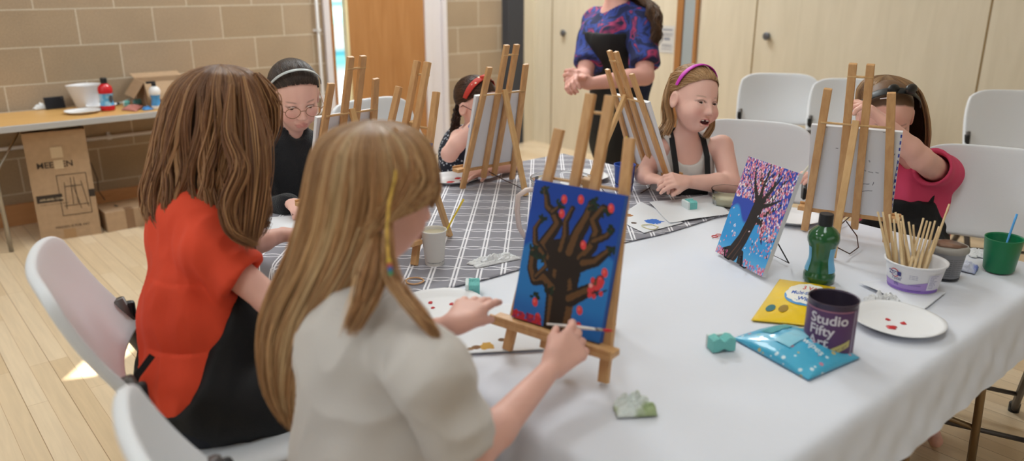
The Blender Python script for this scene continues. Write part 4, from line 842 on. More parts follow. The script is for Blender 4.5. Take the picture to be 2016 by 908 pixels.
# pillow packs of wipes
def pack(name, corners, z, hgt, label, cat, m, n=60, ripple=.0012, seed=2, group=None):
    c = [V(at(*q, z)) for q in corners]; u = np.linspace(0, 1, n)[:, None, None]; v = np.linspace(0, 1, n)[None, :, None]
    P = c[0]*(1-u)*(1-v)+c[1]*u*(1-v)+c[2]*u*v+c[3]*(1-u)*v; o = P.mean((0, 1)); o[2] = z; P = P-o
    uu = u[..., 0]; vv = v[..., 0]; prof = (np.clip(np.sin(math.pi*uu), 0, 1)**.55)*(np.clip(np.sin(math.pi*vv), 0, 1)**.45)
    wr = noise3(P, seed, 7, 60)*ripple*6*prof; cr = ripple*np.abs(np.sin(vv*60))*(1-np.sin(math.pi*uu))**6
    top = P.copy(); top[..., 2] = .0008+hgt*prof+wr*.6+cr; bot = P.copy(); bot[..., 2] = .0002+0*prof+cr*.2
    bm = BM(); A1 = [[bm.verts.new(top[i, j]) for j in range(n)] for i in range(n)]; B1 = [[(A1[i][j] if i in (0, n-1) or j in (0, n-1) else bm.verts.new(bot[i, j])) for j in range(n)] for i in range(n)]
    for i in range(n-1):
        for j in range(n-1):
            bm.faces.new((A1[i][j], A1[i+1][j], A1[i+1][j+1], A1[i][j+1]))
            try: bm.faces.new((B1[i][j], B1[i][j+1], B1[i+1][j+1], B1[i+1][j]))
            except ValueError: pass
    t = thing(name, label, cat, tuple(o)); ob = obj('film', bm, m, t, True)
    def S(uu, vv, off=.0012):
        q = c[0]*(1-uu)*(1-vv)+c[1]*uu*(1-vv)+c[2]*uu*vv+c[3]*(1-uu)*vv-o; pr = max(0, math.sin(math.pi*uu))**.55*max(0, math.sin(math.pi*vv))**.45
        i = min(n-1, max(0, int(round(uu*(n-1))))); j = min(n-1, max(0, int(round(vv*(n-1))))); return (q[0], q[1], top[i, j, 2]+off)
    return t, S
M_yw = mat('yellow_film', 'f0c81c', .3, coat=.3)
t, Sf = pack('wipes_packet', [(1478, 632), (1618, 646), (1645, 566), (1535, 550)], TW, .012, 'flat yellow packet of surface wipes behind the purple can', 'wipes packet', M_yw, ripple=.0008)
def surf_text(nm, tx, size, m, S, u0, v0, su, sv, par, ang=0, **k): # su, sv: parameter per metre
    ca_, sa_ = math.cos(ang), math.sin(ang); return text_mesh(nm, tx, size, m, lambda x, y: S(min(.98, u0+(x*ca_-y*sa_)*su), min(.98, v0+(x*sa_+y*ca_)*sv), .002), par, **k)
def sdisc(nm, S, u0, v0, ru, rv, m, par, off=.0014, spikes=0):
    g = []
    for q in np.linspace(0, 2*math.pi, 41): g.append([S(u0+ru*s*math.cos(q)*(1+spikes*math.sin(12*q)), v0+rv*s*math.sin(q)*(1+spikes*math.sin(12*q)), off) for s in (.01, .35, .7, 1)])
    gridsurf(nm, np.array(g), m, par)
sdisc('flash_ring', Sf, .62, .60, .36, .26, mat('blue_flash', '4f9ad8', .35), t, .0012); sdisc('flash', Sf, .62, .64, .35, .26, mat('white_flash', 'f0eee8', .4), t, .0018, .04)
surf_text('lettering', '3 VALUE', .017, mat('red_lettering', 'd8483c', .4), Sf, .50, .72, 7, 8, t, bold=.0003); surf_text('lettering', 'Multi Surface', .0135, mat('blue_lettering', '2f5fb8', .4), Sf, .36, .58, 7, 8, t, bold=.0003); surf_text('lettering', 'Wipes', .0155, mat('blue_lettering_b', '2f5fb8', .4), Sf, .50, .44, 7, 8, t, bold=.0004)
for u_, cc in ((.18, '2c6f74'), (.37, '9a7a20'), (.85, '1f4f8c')): sdisc('roundel', Sf, u_, .24, .07, .07, mat('roundel', cc, .4), t)
N = NT('blue_film'); tc = N.n('ShaderNodeTexCoord'); vo = N.n('ShaderNodeTexVoronoi'); vo.inputs['Scale'].default_value = 62; N.l(tc.outputs['Object'], vo.inputs['Vector'])
f = N.math('LESS_THAN', vo.outputs['Distance'], .30); sp = N.n('ShaderNodeSeparateColor'); N.l(vo.outputs['Color'], sp.inputs[0]); keep = N.math('GREATER_THAN', sp.outputs[1], .45)
rp = N.n('ShaderNodeValToRGB'); rp.color_ramp.interpolation = 'CONSTANT'; E_ = rp.color_ramp.elements
for i, (pp, c) in enumerate([(0, 'e8f4f8'), (.35, 'd8b85c'), (.55, '2fa0a0'), (.72, 'e8f4f8'), (.86, 'd87890')]):
    e = E_[i] if i < 2 else E_.new(pp); e.position = pp; e.color = (*lin(c), 1)
N.l(sp.outputs[0], rp.inputs[0]); N.l(N.mix(N.math('MULTIPLY', N.math('MULTIPLY', f, keep), .85), lin('45b0d6'), rp.outputs[0]), N.b.inputs['Base Color']); N.b.inputs['Roughness'].default_value = .28; N.b.inputs['Coat Weight'].default_value = .4
t, Sf = pack('wipes_packet', [(1442, 667), (1592, 750), (1694, 706), (1548, 640)], TW, .036, 'plump sky blue wipes packet with small motifs in front of the purple can', 'wipes packet', N.m, ripple=.0016, seed=9)
g = np.array([[Sf(u, v, .0016) for v in np.linspace(.28, .72, 12)] for u in np.linspace(.16, .32, 8)]); gridsurf('print_block', g, mat('teal_print', '3f9ea4', .35), t)
g = np.array([[Sf(u, v, .0022) for v in np.linspace(.18, .62, 14)] for u in np.linspace(.42, .62, 12)]); gridsurf('seal_flap', g, mat('pale_seal', '8ecde2', .25), t)
surf_text('lettering', 'wipes', .022, mat('white_lettering', 'dff0f6', .4), Sf, .62, .40, 5, 7, t, bold=.0003)
# thin brown brush lying by the far right easel
stick('paintbrush', at(1650, 447, TW+.004), tuple(V(at(1686, 425, TW+.004))+V([0, 0, .02])), .0022, 'thin brown brush leaning at the foot of the pink tee girl\'s easel', M_cord, r2=.0016)
# blue and purple bits on the easel trays
# ================================================================== BACK TABLE
def bt(px, py): return at(px, py, TBK)
p = bt(175, 209); t = thing('measuring_jug', 'white plastic measuring jug on the back table', 'jug', p); M_wp = mat('white_plastic', 'e2e0e2', .4)
bm = BM(); lathe(bm, [(.058, 0), (.061, .004), (.085, .135), (.088, .138), (.084, .138), (.080, .13), (.057, .008), (.001, .006)], 44, cap0=False, fn=lambda q, a: Vector((q.x-(.03 if q.z-0 > .12 else .012)*max(0, -math.cos(a))**6, q.y, q.z))); obj('jug_wall', bm, M_wp, t, True)
bm = BM(); tube(bm, [(.078, 0, .125), (.115, 0, .122), (.118, 0, .08), (.10, 0, .04), (.066, 0, .035)], .008, 10, flat=1.6); obj('handle', bm, M_wp, t, True)
def squeeze(px, py, mb, ml, mc, label, s, pos=None):
    p = pos or bt(px, py); t = thing('paint_bottle', label, 'bottle', p); bm = BM()
    lathe(bm, [(.001, 0), (.036*s, 0), (.040*s, .006*s), (.040*s, .02*s), (.034*s, .055*s), (.033*s, .075*s), (.039*s, .105*s), (.041*s, .12*s), (.036*s, .14*s), (.020*s, .155*s), (.016*s, .16*s)], 36, cap1=True); obj('bottle_body', bm, mb, t, True)
    bm = BM(); lathe(bm, [(.019*s, .158*s), (.019*s, .186*s), (.017*s, .19*s)], 28, cap1=True); obj('cap', bm, M_cap, t)
    zs = np.linspace(.03*s, .10*s, 10); g = np.array([[[(np.interp(z, [.02*s, .055*s, .075*s, .105*s], [.040*s, .034*s, .033*s, .039*s])+.0008)*math.cos(a), (np.interp(z, [.02*s, .055*s, .075*s, .105*s], [.040*s, .034*s, .033*s, .039*s])+.0008)*math.sin(a), z] for z in zs] for a in np.linspace(0, 6.283, 41)]); gridsurf('label', g, ml, t)
    return t
N = NT('blue_bottle_label'); tc = N.n('ShaderNodeTexCoord'); nz = N.n('ShaderNodeTexNoise'); nz.inputs['Scale'].default_value = 40; N.l(tc.outputs['Object'], nz.inputs['Vector']); mr = N.n('ShaderNodeMapRange'); mr.inputs[1].default_value = .45; mr.inputs[2].default_value = .6; N.l(nz.outputs[0], mr.inputs[0]); N.l(N.mix(mr.outputs[0], lin('4f9fd0'), lin('9cc4dc')), N.b.inputs['Base Color'])
M_bl = N.m
t = squeeze(213, 217, mat('red_bottle', 'c41c26', .2), M_bl, None, 'squeeze bottle of red paint with a blue label on the back table', 1.05)
pz = V(t.location); ca = CAMANG(pz); g = np.array([[[.0385*math.cos(ca+.75+.42*math.cos(q)*s), .0385*math.sin(ca+.75+.42*math.cos(q)*s), .072+.024*math.sin(q)*s] for s in (.01, 1)] for q in np.linspace(0, 6.283, 25)]); gridsurf('label_disc', g, M_ink, t)
plate(163, 221, 'white paper plate on the back table in front of the white jug', TBK, .100, pos=bt(163, 222))
plate(196, 212, 'white paper plate half behind the red bottle on the back table', TBK, .09, pos=bt(200, 211))
p = (1.005, 5.60, TBK); t = thing('mobile_phone', 'black mobile phone propped upright on the back table', 'phone', p, .12); tl = Matrix.Rotation(-.25, 4, 'X')
bm = BM(); box(bm, (-.058, -.004, 0), (.058, .004, .076), tl); obj('phone_body', bm, M_black, t, bevel=.003); bm = BM(); box(bm, (-.054, -.0048, .004), (.054, -.0042, .072), tl); obj('screen', bm, mat('phone_screen', '23242a', .12), t)
bm = BM(); lathe(bm, [(.003, 0), (.003, .0006)], 12, (0, 0, 0), cap1=True); bmesh.ops.transform(bm, matrix=tl @ Matrix.Translation((.045, -.0049, .064)) @ Matrix.Rotation(math.pi/2, 4, 'X'), verts=bm.verts); obj('lens', bm, mat('grey_lens', '77777c', .2), t)
crumple('crumpled_tissue', 79, 215, TBK, .042, .03, .036, 'crumpled white tissue at the left end of the back table by the phone', 41, M_tis, .2, pos=bt(79, 215))
t = thing('spatula', 'pale grey palette knife lying on the back table right of the red bottle', 'palette knife', bt(240, 206), .35)
bm = BM(); box(bm, (-.02, -.012, .012), (.085, .012, .015), Matrix.Rotation(-.25, 4, 'Y')); obj('blade', bm, mat('grey_blade', 'a9aaa0', .4), t, bevel=.002); bm = BM(); tube(bm, [(-.02, 0, .01), (-.09, 0, .008)], .008, 8); obj('handle', bm, M_black, t, True)
sponge(0, 0, TBK, .3, 'turquoise sponge on the back table beyond the pink pouch', 1.0, pos=bt(272, 205)); sponge(0, 0, TBK, 1.2, 'turquoise sponge on the back table left of the white pump bottle', 1.0, pos=bt(250, 208))
p = bt(262, 213)
N_ = mat('pink_pouch', 'b9786e', .5, noise=.12, nscale=60)
t2, _ = pack('pouch', [(238, 217), (268, 220), (285, 210), (256, 207)], TBK, .022, 'dusty pink zip pouch on the back table beside a blue cloth', 'pouch', N_, n=24, ripple=.001)
crumple('cloth_rag', 0, 0, TBK, .03, .025, .02, 'crumpled bright blue cloth on the back table by the pump bottle', 45, mat('blue_rag', '4f8fd0', .8), .1, 'cloth', None, pos=bt(290, 216))
p = bt(309, 214); t = thing('pump_bottle', 'white and blue bottle with a black nozzle on the back table', 'bottle', p)
bm = BM(); lathe(bm, [(.001, 0), (.028, 0), (.030, .004), (.030, .02), (.024, .05), (.024, .07), (.034, .10), (.034, .115), (.026, .132), (.014, .14)], 32, cap1=True); obj('bottle_body', bm, M_wp, t, True)
g = np.array([[[r*math.cos(a), r*math.sin(a), z] for z, r in ((.022, .0306), (.05, .0248), (.07, .0248), (.088, .0305))] for a in np.linspace(0, 6.283, 33)]); gridsurf('label', g, mat('blue_label', '4a8fc8', .4), t)
bm = BM(); lathe(bm, [(.013, .139), (.014, .160), (.010, .165)], 20, cap1=True); box(bm, (-.045, -.007, .158), (.012, .007, .172)); obj('nozzle', bm, M_cap, t, bevel=.003)
# open cardboard carton on the table
M_card = mat('cardboard', 'b09274', .85, noise=.06, nscale=30, bump=.1, bscale=80); M_cardin = mat('cardboard_inside', '9c7a56', .9)
def carton(name, loc, rot, w, d, h, label, flaps):
    t = thing(name, label, 'box', loc, rot); th = .004
    bm = BM(); box(bm, (-w/2, -d/2, 0), (w/2, d/2, th)); box(bm, (-w/2, -d/2, 0), (w/2, -d/2+th, h)); box(bm, (-w/2, d/2-th, 0), (w/2, d/2, h)); box(bm, (-w/2, -d/2, 0), (-w/2+th, d/2, h)); box(bm, (w/2-th, -d/2, 0), (w/2, d/2, h)); obj('carton_body', bm, M_card, t)
    for (side, ang) in flaps:
        bm = BM(); L = d*.48 if side in 'fb' else w*.4
        if side == 'f': M = Matrix.Translation((0, -d/2, h)) @ Matrix.Rotation(ang, 4, 'X'); box(bm, (-w/2, -L, 0), (w/2, 0, th), M)
        if side == 'b': M = Matrix.Translation((0, d/2, h)) @ Matrix.Rotation(-ang, 4, 'X'); box(bm, (-w/2, 0, 0), (w/2, L, th), M)
        if side == 'l': M = Matrix.Translation((-w/2, 0, h)) @ Matrix.Rotation(-ang, 4, 'Y'); box(bm, (-L, -d/2, 0), (0, d/2, th), M)
        if side == 'r': M = Matrix.Translation((w/2, 0, h)) @ Matrix.Rotation(ang, 4, 'Y'); box(bm, (0, -d/2, 0), (L, d/2, th), M)
        obj('flap', bm, M_card, t)
    return t
c1 = V(Yp(292, 207, 5.40)); carton('cardboard_carton', (1.62, 5.42, TBK), -.06, .30, .26, .155, 'open cardboard carton with raised flaps on the back table behind the pump bottle', [('f', 1.0), ('b', -.15), ('l', .95), ('r', .2)])
# boxes on the floor
def printed(parent, rot=None): pass
B0 = V([.735, 5.215, 0]); B1 = V([1.055, 5.165, 0]); bx = nrm(B1-B0); bw = float(np.linalg.norm(B1-B0)); by = nrm(np.cross(UP, bx)); t = thing('easel_carton', 'tall brown printed easel carton standing under the back table', 'box', tuple(B0), math.atan2(bx[1], bx[0]))
BH = .655
bm = BM(); box(bm, (0, 0, 0), (bw, .15, BH)); bmesh.ops.delete(bm, geom=[f for f in bm.faces if f.calc_center_median().z > BH-.001], context='FACES_ONLY'); obj('carton_body', bm, M_card, t, bevel=0)
bm = BM(); box(bm, (.004, .004, BH-.06), (bw-.004, .146, BH-.055)); obj('dark_opening', bm, M_cardin, t)
bm = BM(); box(bm, (.01, .09, BH), (bw-.01, .093, BH+.035)); obj('torn_flap', bm, M_black, t)
def fx(u, z, o=.0012): return (u*bw, -o, z*BH)
def rect(nm, u0, u1, z0, z1, m, o=.001, par=t): bm = BM(); bm.faces.new([bm.verts.new(fx(a, b, o)) for a, b in ((u0, z0), (u1, z0), (u1, z1), (u0, z1))]); return obj(nm, bm, m, par)
M_bi = mat('black_carton_print', '3a2f28', .8); M_tape = mat('brown_tape', 'a98560', .35); M_tapel = mat('torn_tape', 'cbb292', .5)
text_mesh('lettering', 'MEEDEN', .050, M_bi, lambda x, y: (.045+x, -.0015, .675*BH+y), t, bold=.0007); rect('torn_tape', .40, .59, .76, .86, M_tapel, .0035); rect('torn_tape', .42, .57, .66, .74, M_tapel, .0035)
rect('print_band', .045, .46, .36, .43, M_bi); text_mesh('lettering', 'AFE-6030-12YM', .0185, M_tapel, lambda x, y: (.03+x, -.0022, .378*BH+y), t, bold=.0003); text_mesh('lettering', 'NUMBER OF THE THINGS IN THE BOX', .0085, M_bi, lambda x, y: (.03+x, -.0015, .335*BH+y), t)
text_mesh('lettering', 'MEEDEN IS FOR ART', .020, M_bi, lambda x, y: (.085+x, -.0015, .105*BH+y), t); rect('tape_strip', .38, .58, 0, .09, M_tape, .002); rect('tape_strip', .90, 1.0, .37, .44, M_bi)
bm = BM()
for a, b in (((.42, .22), (.90, .22)), ((.90, .22), (.90, .60)), ((.90, .60), (.42, .60)), ((.42, .60), (.42, .22)), ((.50, .28), (.53, .53)), ((.86, .28), (.80, .53)), ((.62, .32), (.64, .57)), ((.70, .32), (.69, .57)), ((.47, .31), (.88, .31)), ((.53, .49), (.80, .49)), ((.66, .50), (.74, .27))): bar(bm, fx(*a), fx(*b), .003, .0012, (0, 1, 0))
obj('easel_drawing', bm, M_bi, t)
t = thing('small_carton', 'small taped cardboard box with a black arrow on the floor by the tall carton', 'box', (1.09, 5.16, 0), math.radians(1)); w_, d_, h_ = .34, .26, .125
bm = BM(); box(bm, (0, 0, 0), (w_, d_, h_)); obj('carton_body', bm, M_card, t, bevel=.002)
bm = BM(); box(bm, (.115, -.0012, .0), (.165, 0, h_)); box(bm, (.115, -.0012, h_), (.165, .06, h_+.001)); obj('tape', bm, mat('dark_tape', '8a6a50', .35), t)
bm = BM(); vs = [bm.verts.new((x+.10, y+.13, h_+.0015)) for x, y in ((-.006, .03), (.006, .03), (.006, 0), (.018, 0), (0, -.03), (-.018, 0), (-.006, 0))]; bm.faces.new(vs); obj('arrow_print', bm, M_bi, t)
t = thing('shoulder_bag', 'grey and white plastic bag on the floor beyond the small carton', 'bag', (1.44, 5.14, 0)); bm = BM(); bmesh.ops.create_icosphere(bm, subdivisions=4, radius=1)
for v in bm.verts: q = v.co.copy(); v.co = Vector((q.x*.10, q.y*.08, .09+q.z*.09))*(1+.08*math.sin(q.x*9+q.z*7)+.05*math.sin(q.y*13))
for v in bm.verts: v.co.z = max(v.co.z, .001)
obj('bag_body', bm, mat('grey_bag', '5a5c64', .5, noise=.4, nscale=20), t, True); bm = BM(); tube(bm, [(-.05, 0, .16), (-.03, 0, .24), (.03, 0, .25), (.06, 0, .16)], .006, 8); obj('bag_handle', bm, M_black, t, True)
b_ = thing('luggage_strap', 'brown strap hanging down behind the tall carton', 'strap', (1.10, 5.45, 0)); bm = BM(); tube(bm, [(-.05, 0, .52), (.02, 0, .38), (.04, 0, .28), (.035, 0, .2), (.06, -.02, .14)], .010, 6, flat=.3); obj('strap_web', bm, M_cord, b_, True)
# ================================================================== PEOPLE (tools)
def capcone(F, a, b, ra, rb, k=.02, op='u'):
    a = np.asarray(a, float); b = np.asarray(b, float); R = max(ra, rb); n = nrm(b-a)
    def f(X, Y, Z):
        ab = b-a; L = ab@ab; t = np.clip(((X-a[0])*ab[0]+(Y-a[1])*ab[1]+(Z-a[2])*ab[2])/L, 0, 1.2)
        d = np.sqrt((X-a[0]-t*ab[0])**2+(Y-a[1]-t*ab[1])**2+(Z-a[2]-t*ab[2])**2)-(ra+t*(rb-ra))
        return np.maximum(d, (X-b[0])*n[0]+(Y-b[1])*n[1]+(Z-b[2])*n[2])
    F.ops.append((op, np.minimum(a, b)-R, np.maximum(a, b)+R, f, k)); return F
def hmat(f, roll=0):
    f = nrm(f); r = nrm(np.cross(f, UP)); u = np.cross(r, f); c, s = math.cos(roll), math.sin(roll)
    return np.stack([r*c+u*s, f, u*c-r*s], 1)
def head_ops(F, c, M, s, mouth=0, smile=0, squint=1.0):
    L = lambda *p: c+M@(V(p)*s)
    F.ell(L(0, -.010, .034), V([.071, .086, .073])*s, M, .01)
    F.ell(L(0, .022, -.026), V([.057, .062, .062])*s, M, .035*s)
    F.ell(L(0, .044, -.070), V([.026, .026, .024])*s, M, .032*s)
    for q in (-1, 1):
        F.ell(L(q*.034, .046, -.032), V([.025, .024, .026])*s, M, .022*s)
        F.ell(L(q*.031, .089, .005), V([.016, .010, .010])*s, M, .016*s, 's')
        F.ell(L(q*.0285, .0655, .004), V([.0145, .0135, .0135])*s, M, .004*s)
        F.ell(L(q*.0285, .0800, .0035), V([.0132, .010, .0050*squint])*s, M, .003*s, 's')
        F.ell(L(q*.0735, -.006, -.006), V([.0085, .018, .028])*s, M, .008*s)
        F.ell(L(q*.0815, -.001, -.004), V([.0065, .011, .017])*s, M, .004*s, 's')
        F.ell(L(q*.0085, .088, -.026), V([.0065, .0085, .0065])*s, M, .007*s)
    F.cone(L(0, .078, .008), L(0, .0955, -.0215), .0065*s, .0085*s, .010*s)
    if mouth:
        for q in (-1, 1):
            F.cone(L(q*.0245, .073, -.0415), L(0, .0875, -.0490), .0026*s, .0042*s, .008*s); F.cone(L(q*.0240, .073, -.0440), L(q*.009, .084, -.0645), .0030*s, .0046*s, .008*s); F.ell(L(q*.036, .062, -.030), V([.020, .020, .020])*s, M, .02*s)
        F.cone(L(-.009, .084, -.0645), L(.009, .084, -.0645), .0046*s, .0046*s, .008*s)
        F.ell(L(0, .090, -.0562), V([.0200, .024, .0080])*s, M, .003*s, 's')
    else:
        F.cone(L(-.016, .0815, -.0495+smile), L(0, .0875, -.051), .0042*s, .0052*s, .008*s); F.cone(L(.016, .0815, -.0495+smile), L(0, .0875, -.051), .0042*s, .0052*s, .008*s)
        F.cone(L(-.012, .082, -.0590), L(.012, .082, -.0590), .0055*s, .0055*s, .008*s)
        F.ell(L(0, .096, -.0548), V([.018, .010, .0012])*s, M, .003*s, 's')
def hand_ops(F, w, d, n, s=1.0, curl=(.5, .5, .5, .5), t=None, spread=.06, thumb=(.6, .75, .3), tb=.5):
    d = nrm(d); n = nrm(n-d*(n@d)); t = nrm(np.cross(d, n)) if t is None else nrm(t-d*(t@d)-n*(t@n)); tips = []
    for j in range(4):
        off = (.0235-.0155*j)*s; K = w+d*(.064-.003*abs(j-1.2))*s+t*off; F.cone(w+t*off*.45+d*.004*s, K, .0125*s, .0098*s, .012*s)
        fd = nrm(d+t*(1.5-j)*spread); p = K; L = [.031, .020, .017]; m = (.93, 1.0, .95, .77)[j]; a = 0
        for q in range(3):
            a += curl[j]*(.75, 1.15, .7)[q]; dr = fd*math.cos(a)+n*math.sin(a); e = p+dr*L[q]*m*s; F.cone(p, e, (.0083, .0076, .0070)[q]*s, (.0077, .0070, .0060)[q]*s, .004*s); p = e
        tips.append(p)
    b = w+d*.018*s+t*.017*s; e = nrm(d*thumb[0]+t*thumb[1]+n*thumb[2]); p1 = b+e*.034*s; F.cone(b, p1, .0135*s, .0095*s, .014*s)
    e2 = nrm(e+d*tb+n*.25); p2 = p1+e2*.027*s; F.cone(p1, p2, .0090*s, .0072*s, .004*s); tips.append(p2)
    return tips
def arm_ops(F, sh, el, wr, r=(.034, .028, .027, .0175), g=0):
    F.cone(sh, el, r[0]+g, r[1]+g, .02); m = el+(wr-el)*.3; F.cone(el, m, r[1]+g, r[2]+.001+g, .012); F.cone(m, wr, r[2]+.001+g, r[3]+g, .012)
def torso_ops(F, pel, N, rd, fd, w=1.0, g=0, shR=None, shL=None, dep=1.0, low=True):
    up = nrm(N-pel); M = np.stack([rd, fd, up], 1); L = np.linalg.norm(N-pel)
    F.ell(pel, V([.125*w+g, .098*dep+g, .105+g]), M, .03)
    gb = g+.012 if g > .01 else g
    if g > .01: F.ell(pel+up*L*.22, V([.118*w+g, .094*dep+g, .13+g]), M, .05)
    F.ell(pel+up*L*.38+fd*.008, V([.105*w+gb, .086*dep+gb, .14+g]), M, .06)
    F.ell(pel+up*L*.70-fd*.004, V([.118*w+g, .085*dep+g, .13+g]), M, .05)
    for s in (shR, shL):
        if s is not None: F.cone(N-up*.035, s, .040+g, .038+g, .03)
def leg_ops(F, pel, rd, fd, w=1, foot=True, g=0, spread=.075):
    for q in (-1, 1):
        hip = pel+rd*q*.065*w-UP*.02; kn = hip+fd*.33+rd*q*(spread-.065)*1.0; kn[2] = pel[2]-.045; F.cone(hip, kn, .068*w+g, .048+g, .03)
        an = kn+fd*.02; an[2] = .075; F.cone(kn, an, .046+g, .030+g, .02)
        if foot: F.cone(an+V([0, 0, -.03]), an+fd*.12-UP*.045, .030, .022, .02)
def wrinkle(o, amp, f=30, seed=0, scale=(1, 1, .6), mask=None):
    me = o.data; n = len(me.vertices); P = np.empty(n*3, np.float32); N_ = np.empty(n*3, np.float32); me.vertices.foreach_get('co', P); me.vertices.foreach_get('normal', N_); P = P.reshape(-1, 3); N_ = N_.reshape(-1, 3)
    d = noise3(P*V(scale), seed, 7, f); d = 1-np.abs(d)*3.2; d = d*amp
    if mask is not None: d = d*mask(P)
    P = P+N_*d[:, None]; me.vertices.foreach_set('co', P.astype(np.float32).ravel()); me.update()
def skin_col(c, M, s, tone, mouth=0, lips='b8605e', brow='6a4a38', hair=None, nails=(), tips=(), blush=1, scalp=None, dots=()):
    base = V(lin(tone)); 
    def f(P):
        C = np.repeat(base[None], len(P), 0); Q = ((P-c)@M)/s
        nz = noise3(P, 3, 5, 40)[:, None]; C = C*(1+.05*nz)
        def mix(m, col): nonlocal C; m = np.clip(m, 0, 1)[:, None]; C = C*(1-m)+V(lin(col))*m
        near = (np.linalg.norm(Q, axis=1) < .14)
        for q in (-1, 1):
            mix(near*blush*.30*np.exp(-(((Q[:, 0]-q*.036)/.018)**2+((Q[:, 2]+.028)/.016)**2))*(Q[:, 1] > .03), 'd0706a')
            e = np.abs(Q[:, 2]-(.0235-.12*np.abs(np.abs(Q[:, 0])-.028)))/.0026; mix(near*.55*np.clip(1.2-e, 0, 1)*np.clip((.0165-np.abs(Q[:, 0]-q*.030))/.006, 0, 1)*(Q[:, 1] > .045), brow)
            el = np.hypot((Q[:, 0]-q*.0285)/.0150, (Q[:, 2]-.0045)/.0078); mix(near*.55*np.clip(1.35-el, 0, 1)*3*(el > .72)*(Q[:, 1] > .05)*(Q[:, 2] > .004), '5a3a30')
        lm = np.hypot(Q[:, 0]/.0215, (Q[:, 2]+.0555)/.0115); mix(near*np.clip((1.05-lm)*5, 0, .8)*(Q[:, 1] > .06), lips)
        if mouth: im = np.maximum(np.hypot(Q[:, 0]/.0195, (Q[:, 2]+.0562)/.0078), 0); mix(near*np.clip((1.0-im)*6, 0, 1)*(Q[:, 1] > .055)*(Q[:, 1] < .0835), '4a1618')
        nd = near*np.clip(1.2-np.hypot((np.abs(Q[:, 0])-.0065)/.0028, (Q[:, 2]+.0318)/.0025), 0, 1)*(Q[:, 1] > .07); mix(nd*.7, '7a3a38')
        if scalp:
            D = Q-V([0, -.008, .034]); r = np.linalg.norm(D, axis=1)+1e-6; el = np.arcsin(np.clip(D[:, 2]/r, -1, 1)); ps = np.abs(np.arctan2(D[:, 0], D[:, 1]))
            line = np.interp(ps, [0, .5, 1.0, 1.35, 1.6, 1.9, 2.3, 3.2], [.64, .57, .30, -.03, -.22, -.42, -.7, -.75]); mix(near*np.clip((el-line)*12, 0, 1)*(r > .06)*(np.abs(Q[:, 0]) < .076), scalp)
        for (p, r, col) in dots: mix(np.clip((r-np.linalg.norm(P-p, axis=1))/.0015, 0, 1), col)
        return C
    return f
M_skin = vcmat('skin', .52, .4, sss=.06); M_eye = mat('eye_white', 'e8e2de', .15, spec=.7); M_iris = {k: mat('iris_'+k, v, .15) for k, v in (('blue', '4f6478'), ('brown', '4a3226'))}; M_pupil = mat('pupil', '0c0a0a', .1); M_teeth = mat('teeth', 'e8e2d6', .3); M_mouth = mat('mouth_inside', '4a1a1c', .6)
def eyes(c, M, s, parent, look=(0, 0), iris='brown', mouth=0):
    for q in (-1, 1):
        e = c+M@(V([q*.0285, .0655, .004])*s); bm = BM(); bmesh.ops.create_uvsphere(bm, u_segments=24, v_segments=16, radius=.0122*s); o = obj('eyeball', bm, M_eye, parent, True, tuple(e))
        g = nrm(M@V([look[0], 1, look[1]])); 
        for nm, r, dd, m in (('iris', .0062, .0105, M_iris[iris]), ('pupil', .0030, .0117, M_pupil)):
            bm = BM(); bmesh.ops.create_uvsphere(bm, u_segments=16, v_segments=8, radius=r*s)
            R = Vector(g).to_track_quat('Z', 'Y').to_matrix().to_4x4(); bmesh.ops.transform(bm, matrix=Matrix.Translation(Vector(g*dd*s)) @ R @ Matrix.Diagonal((1, 1, .35, 1)), verts=bm.verts); obj(nm, bm, m, o, True)
    if mouth:
        p = c+M@(V([0, .0765, -.0475])*s); t = None
        for k in (-3, -2, -1, 2, 3) if mouth == 2 else range(-3, 4):
            bm = BM(); bmesh.ops.create_uvsphere(bm, u_segments=8, v_segments=6, radius=.0030*s); q = c+M@(V([k*.0042, .0835-abs(k)*.0012, -.0505])*s); bmesh.ops.scale(bm, vec=(1, 1, 1.1), verts=bm.verts); obj('tooth', bm, M_teeth, parent, True, tuple(q))
def shade(cols, n, seed):
    r = np.random.RandomState(seed); pal = V([lin(c) for c in cols]); return pal[r.randint(len(pal), size=n)]*(1+.18*(r.rand(n, 1)-.5))
M_hair = vcmat('hair_strands', .42, .35)
def pxs(secs, yr=None):
    """section list; d is the depth measured at height yr, kept vertical above and below it"""
    c_, s_ = math.cos(CTH), math.sin(CTH); return [(Dp(x, y, d if yr is None else d*(c_-(yr-454)/CF*s_)/(c_-(y-454)/CF*s_)), a, b) for (x, y, d, a, b) in secs]
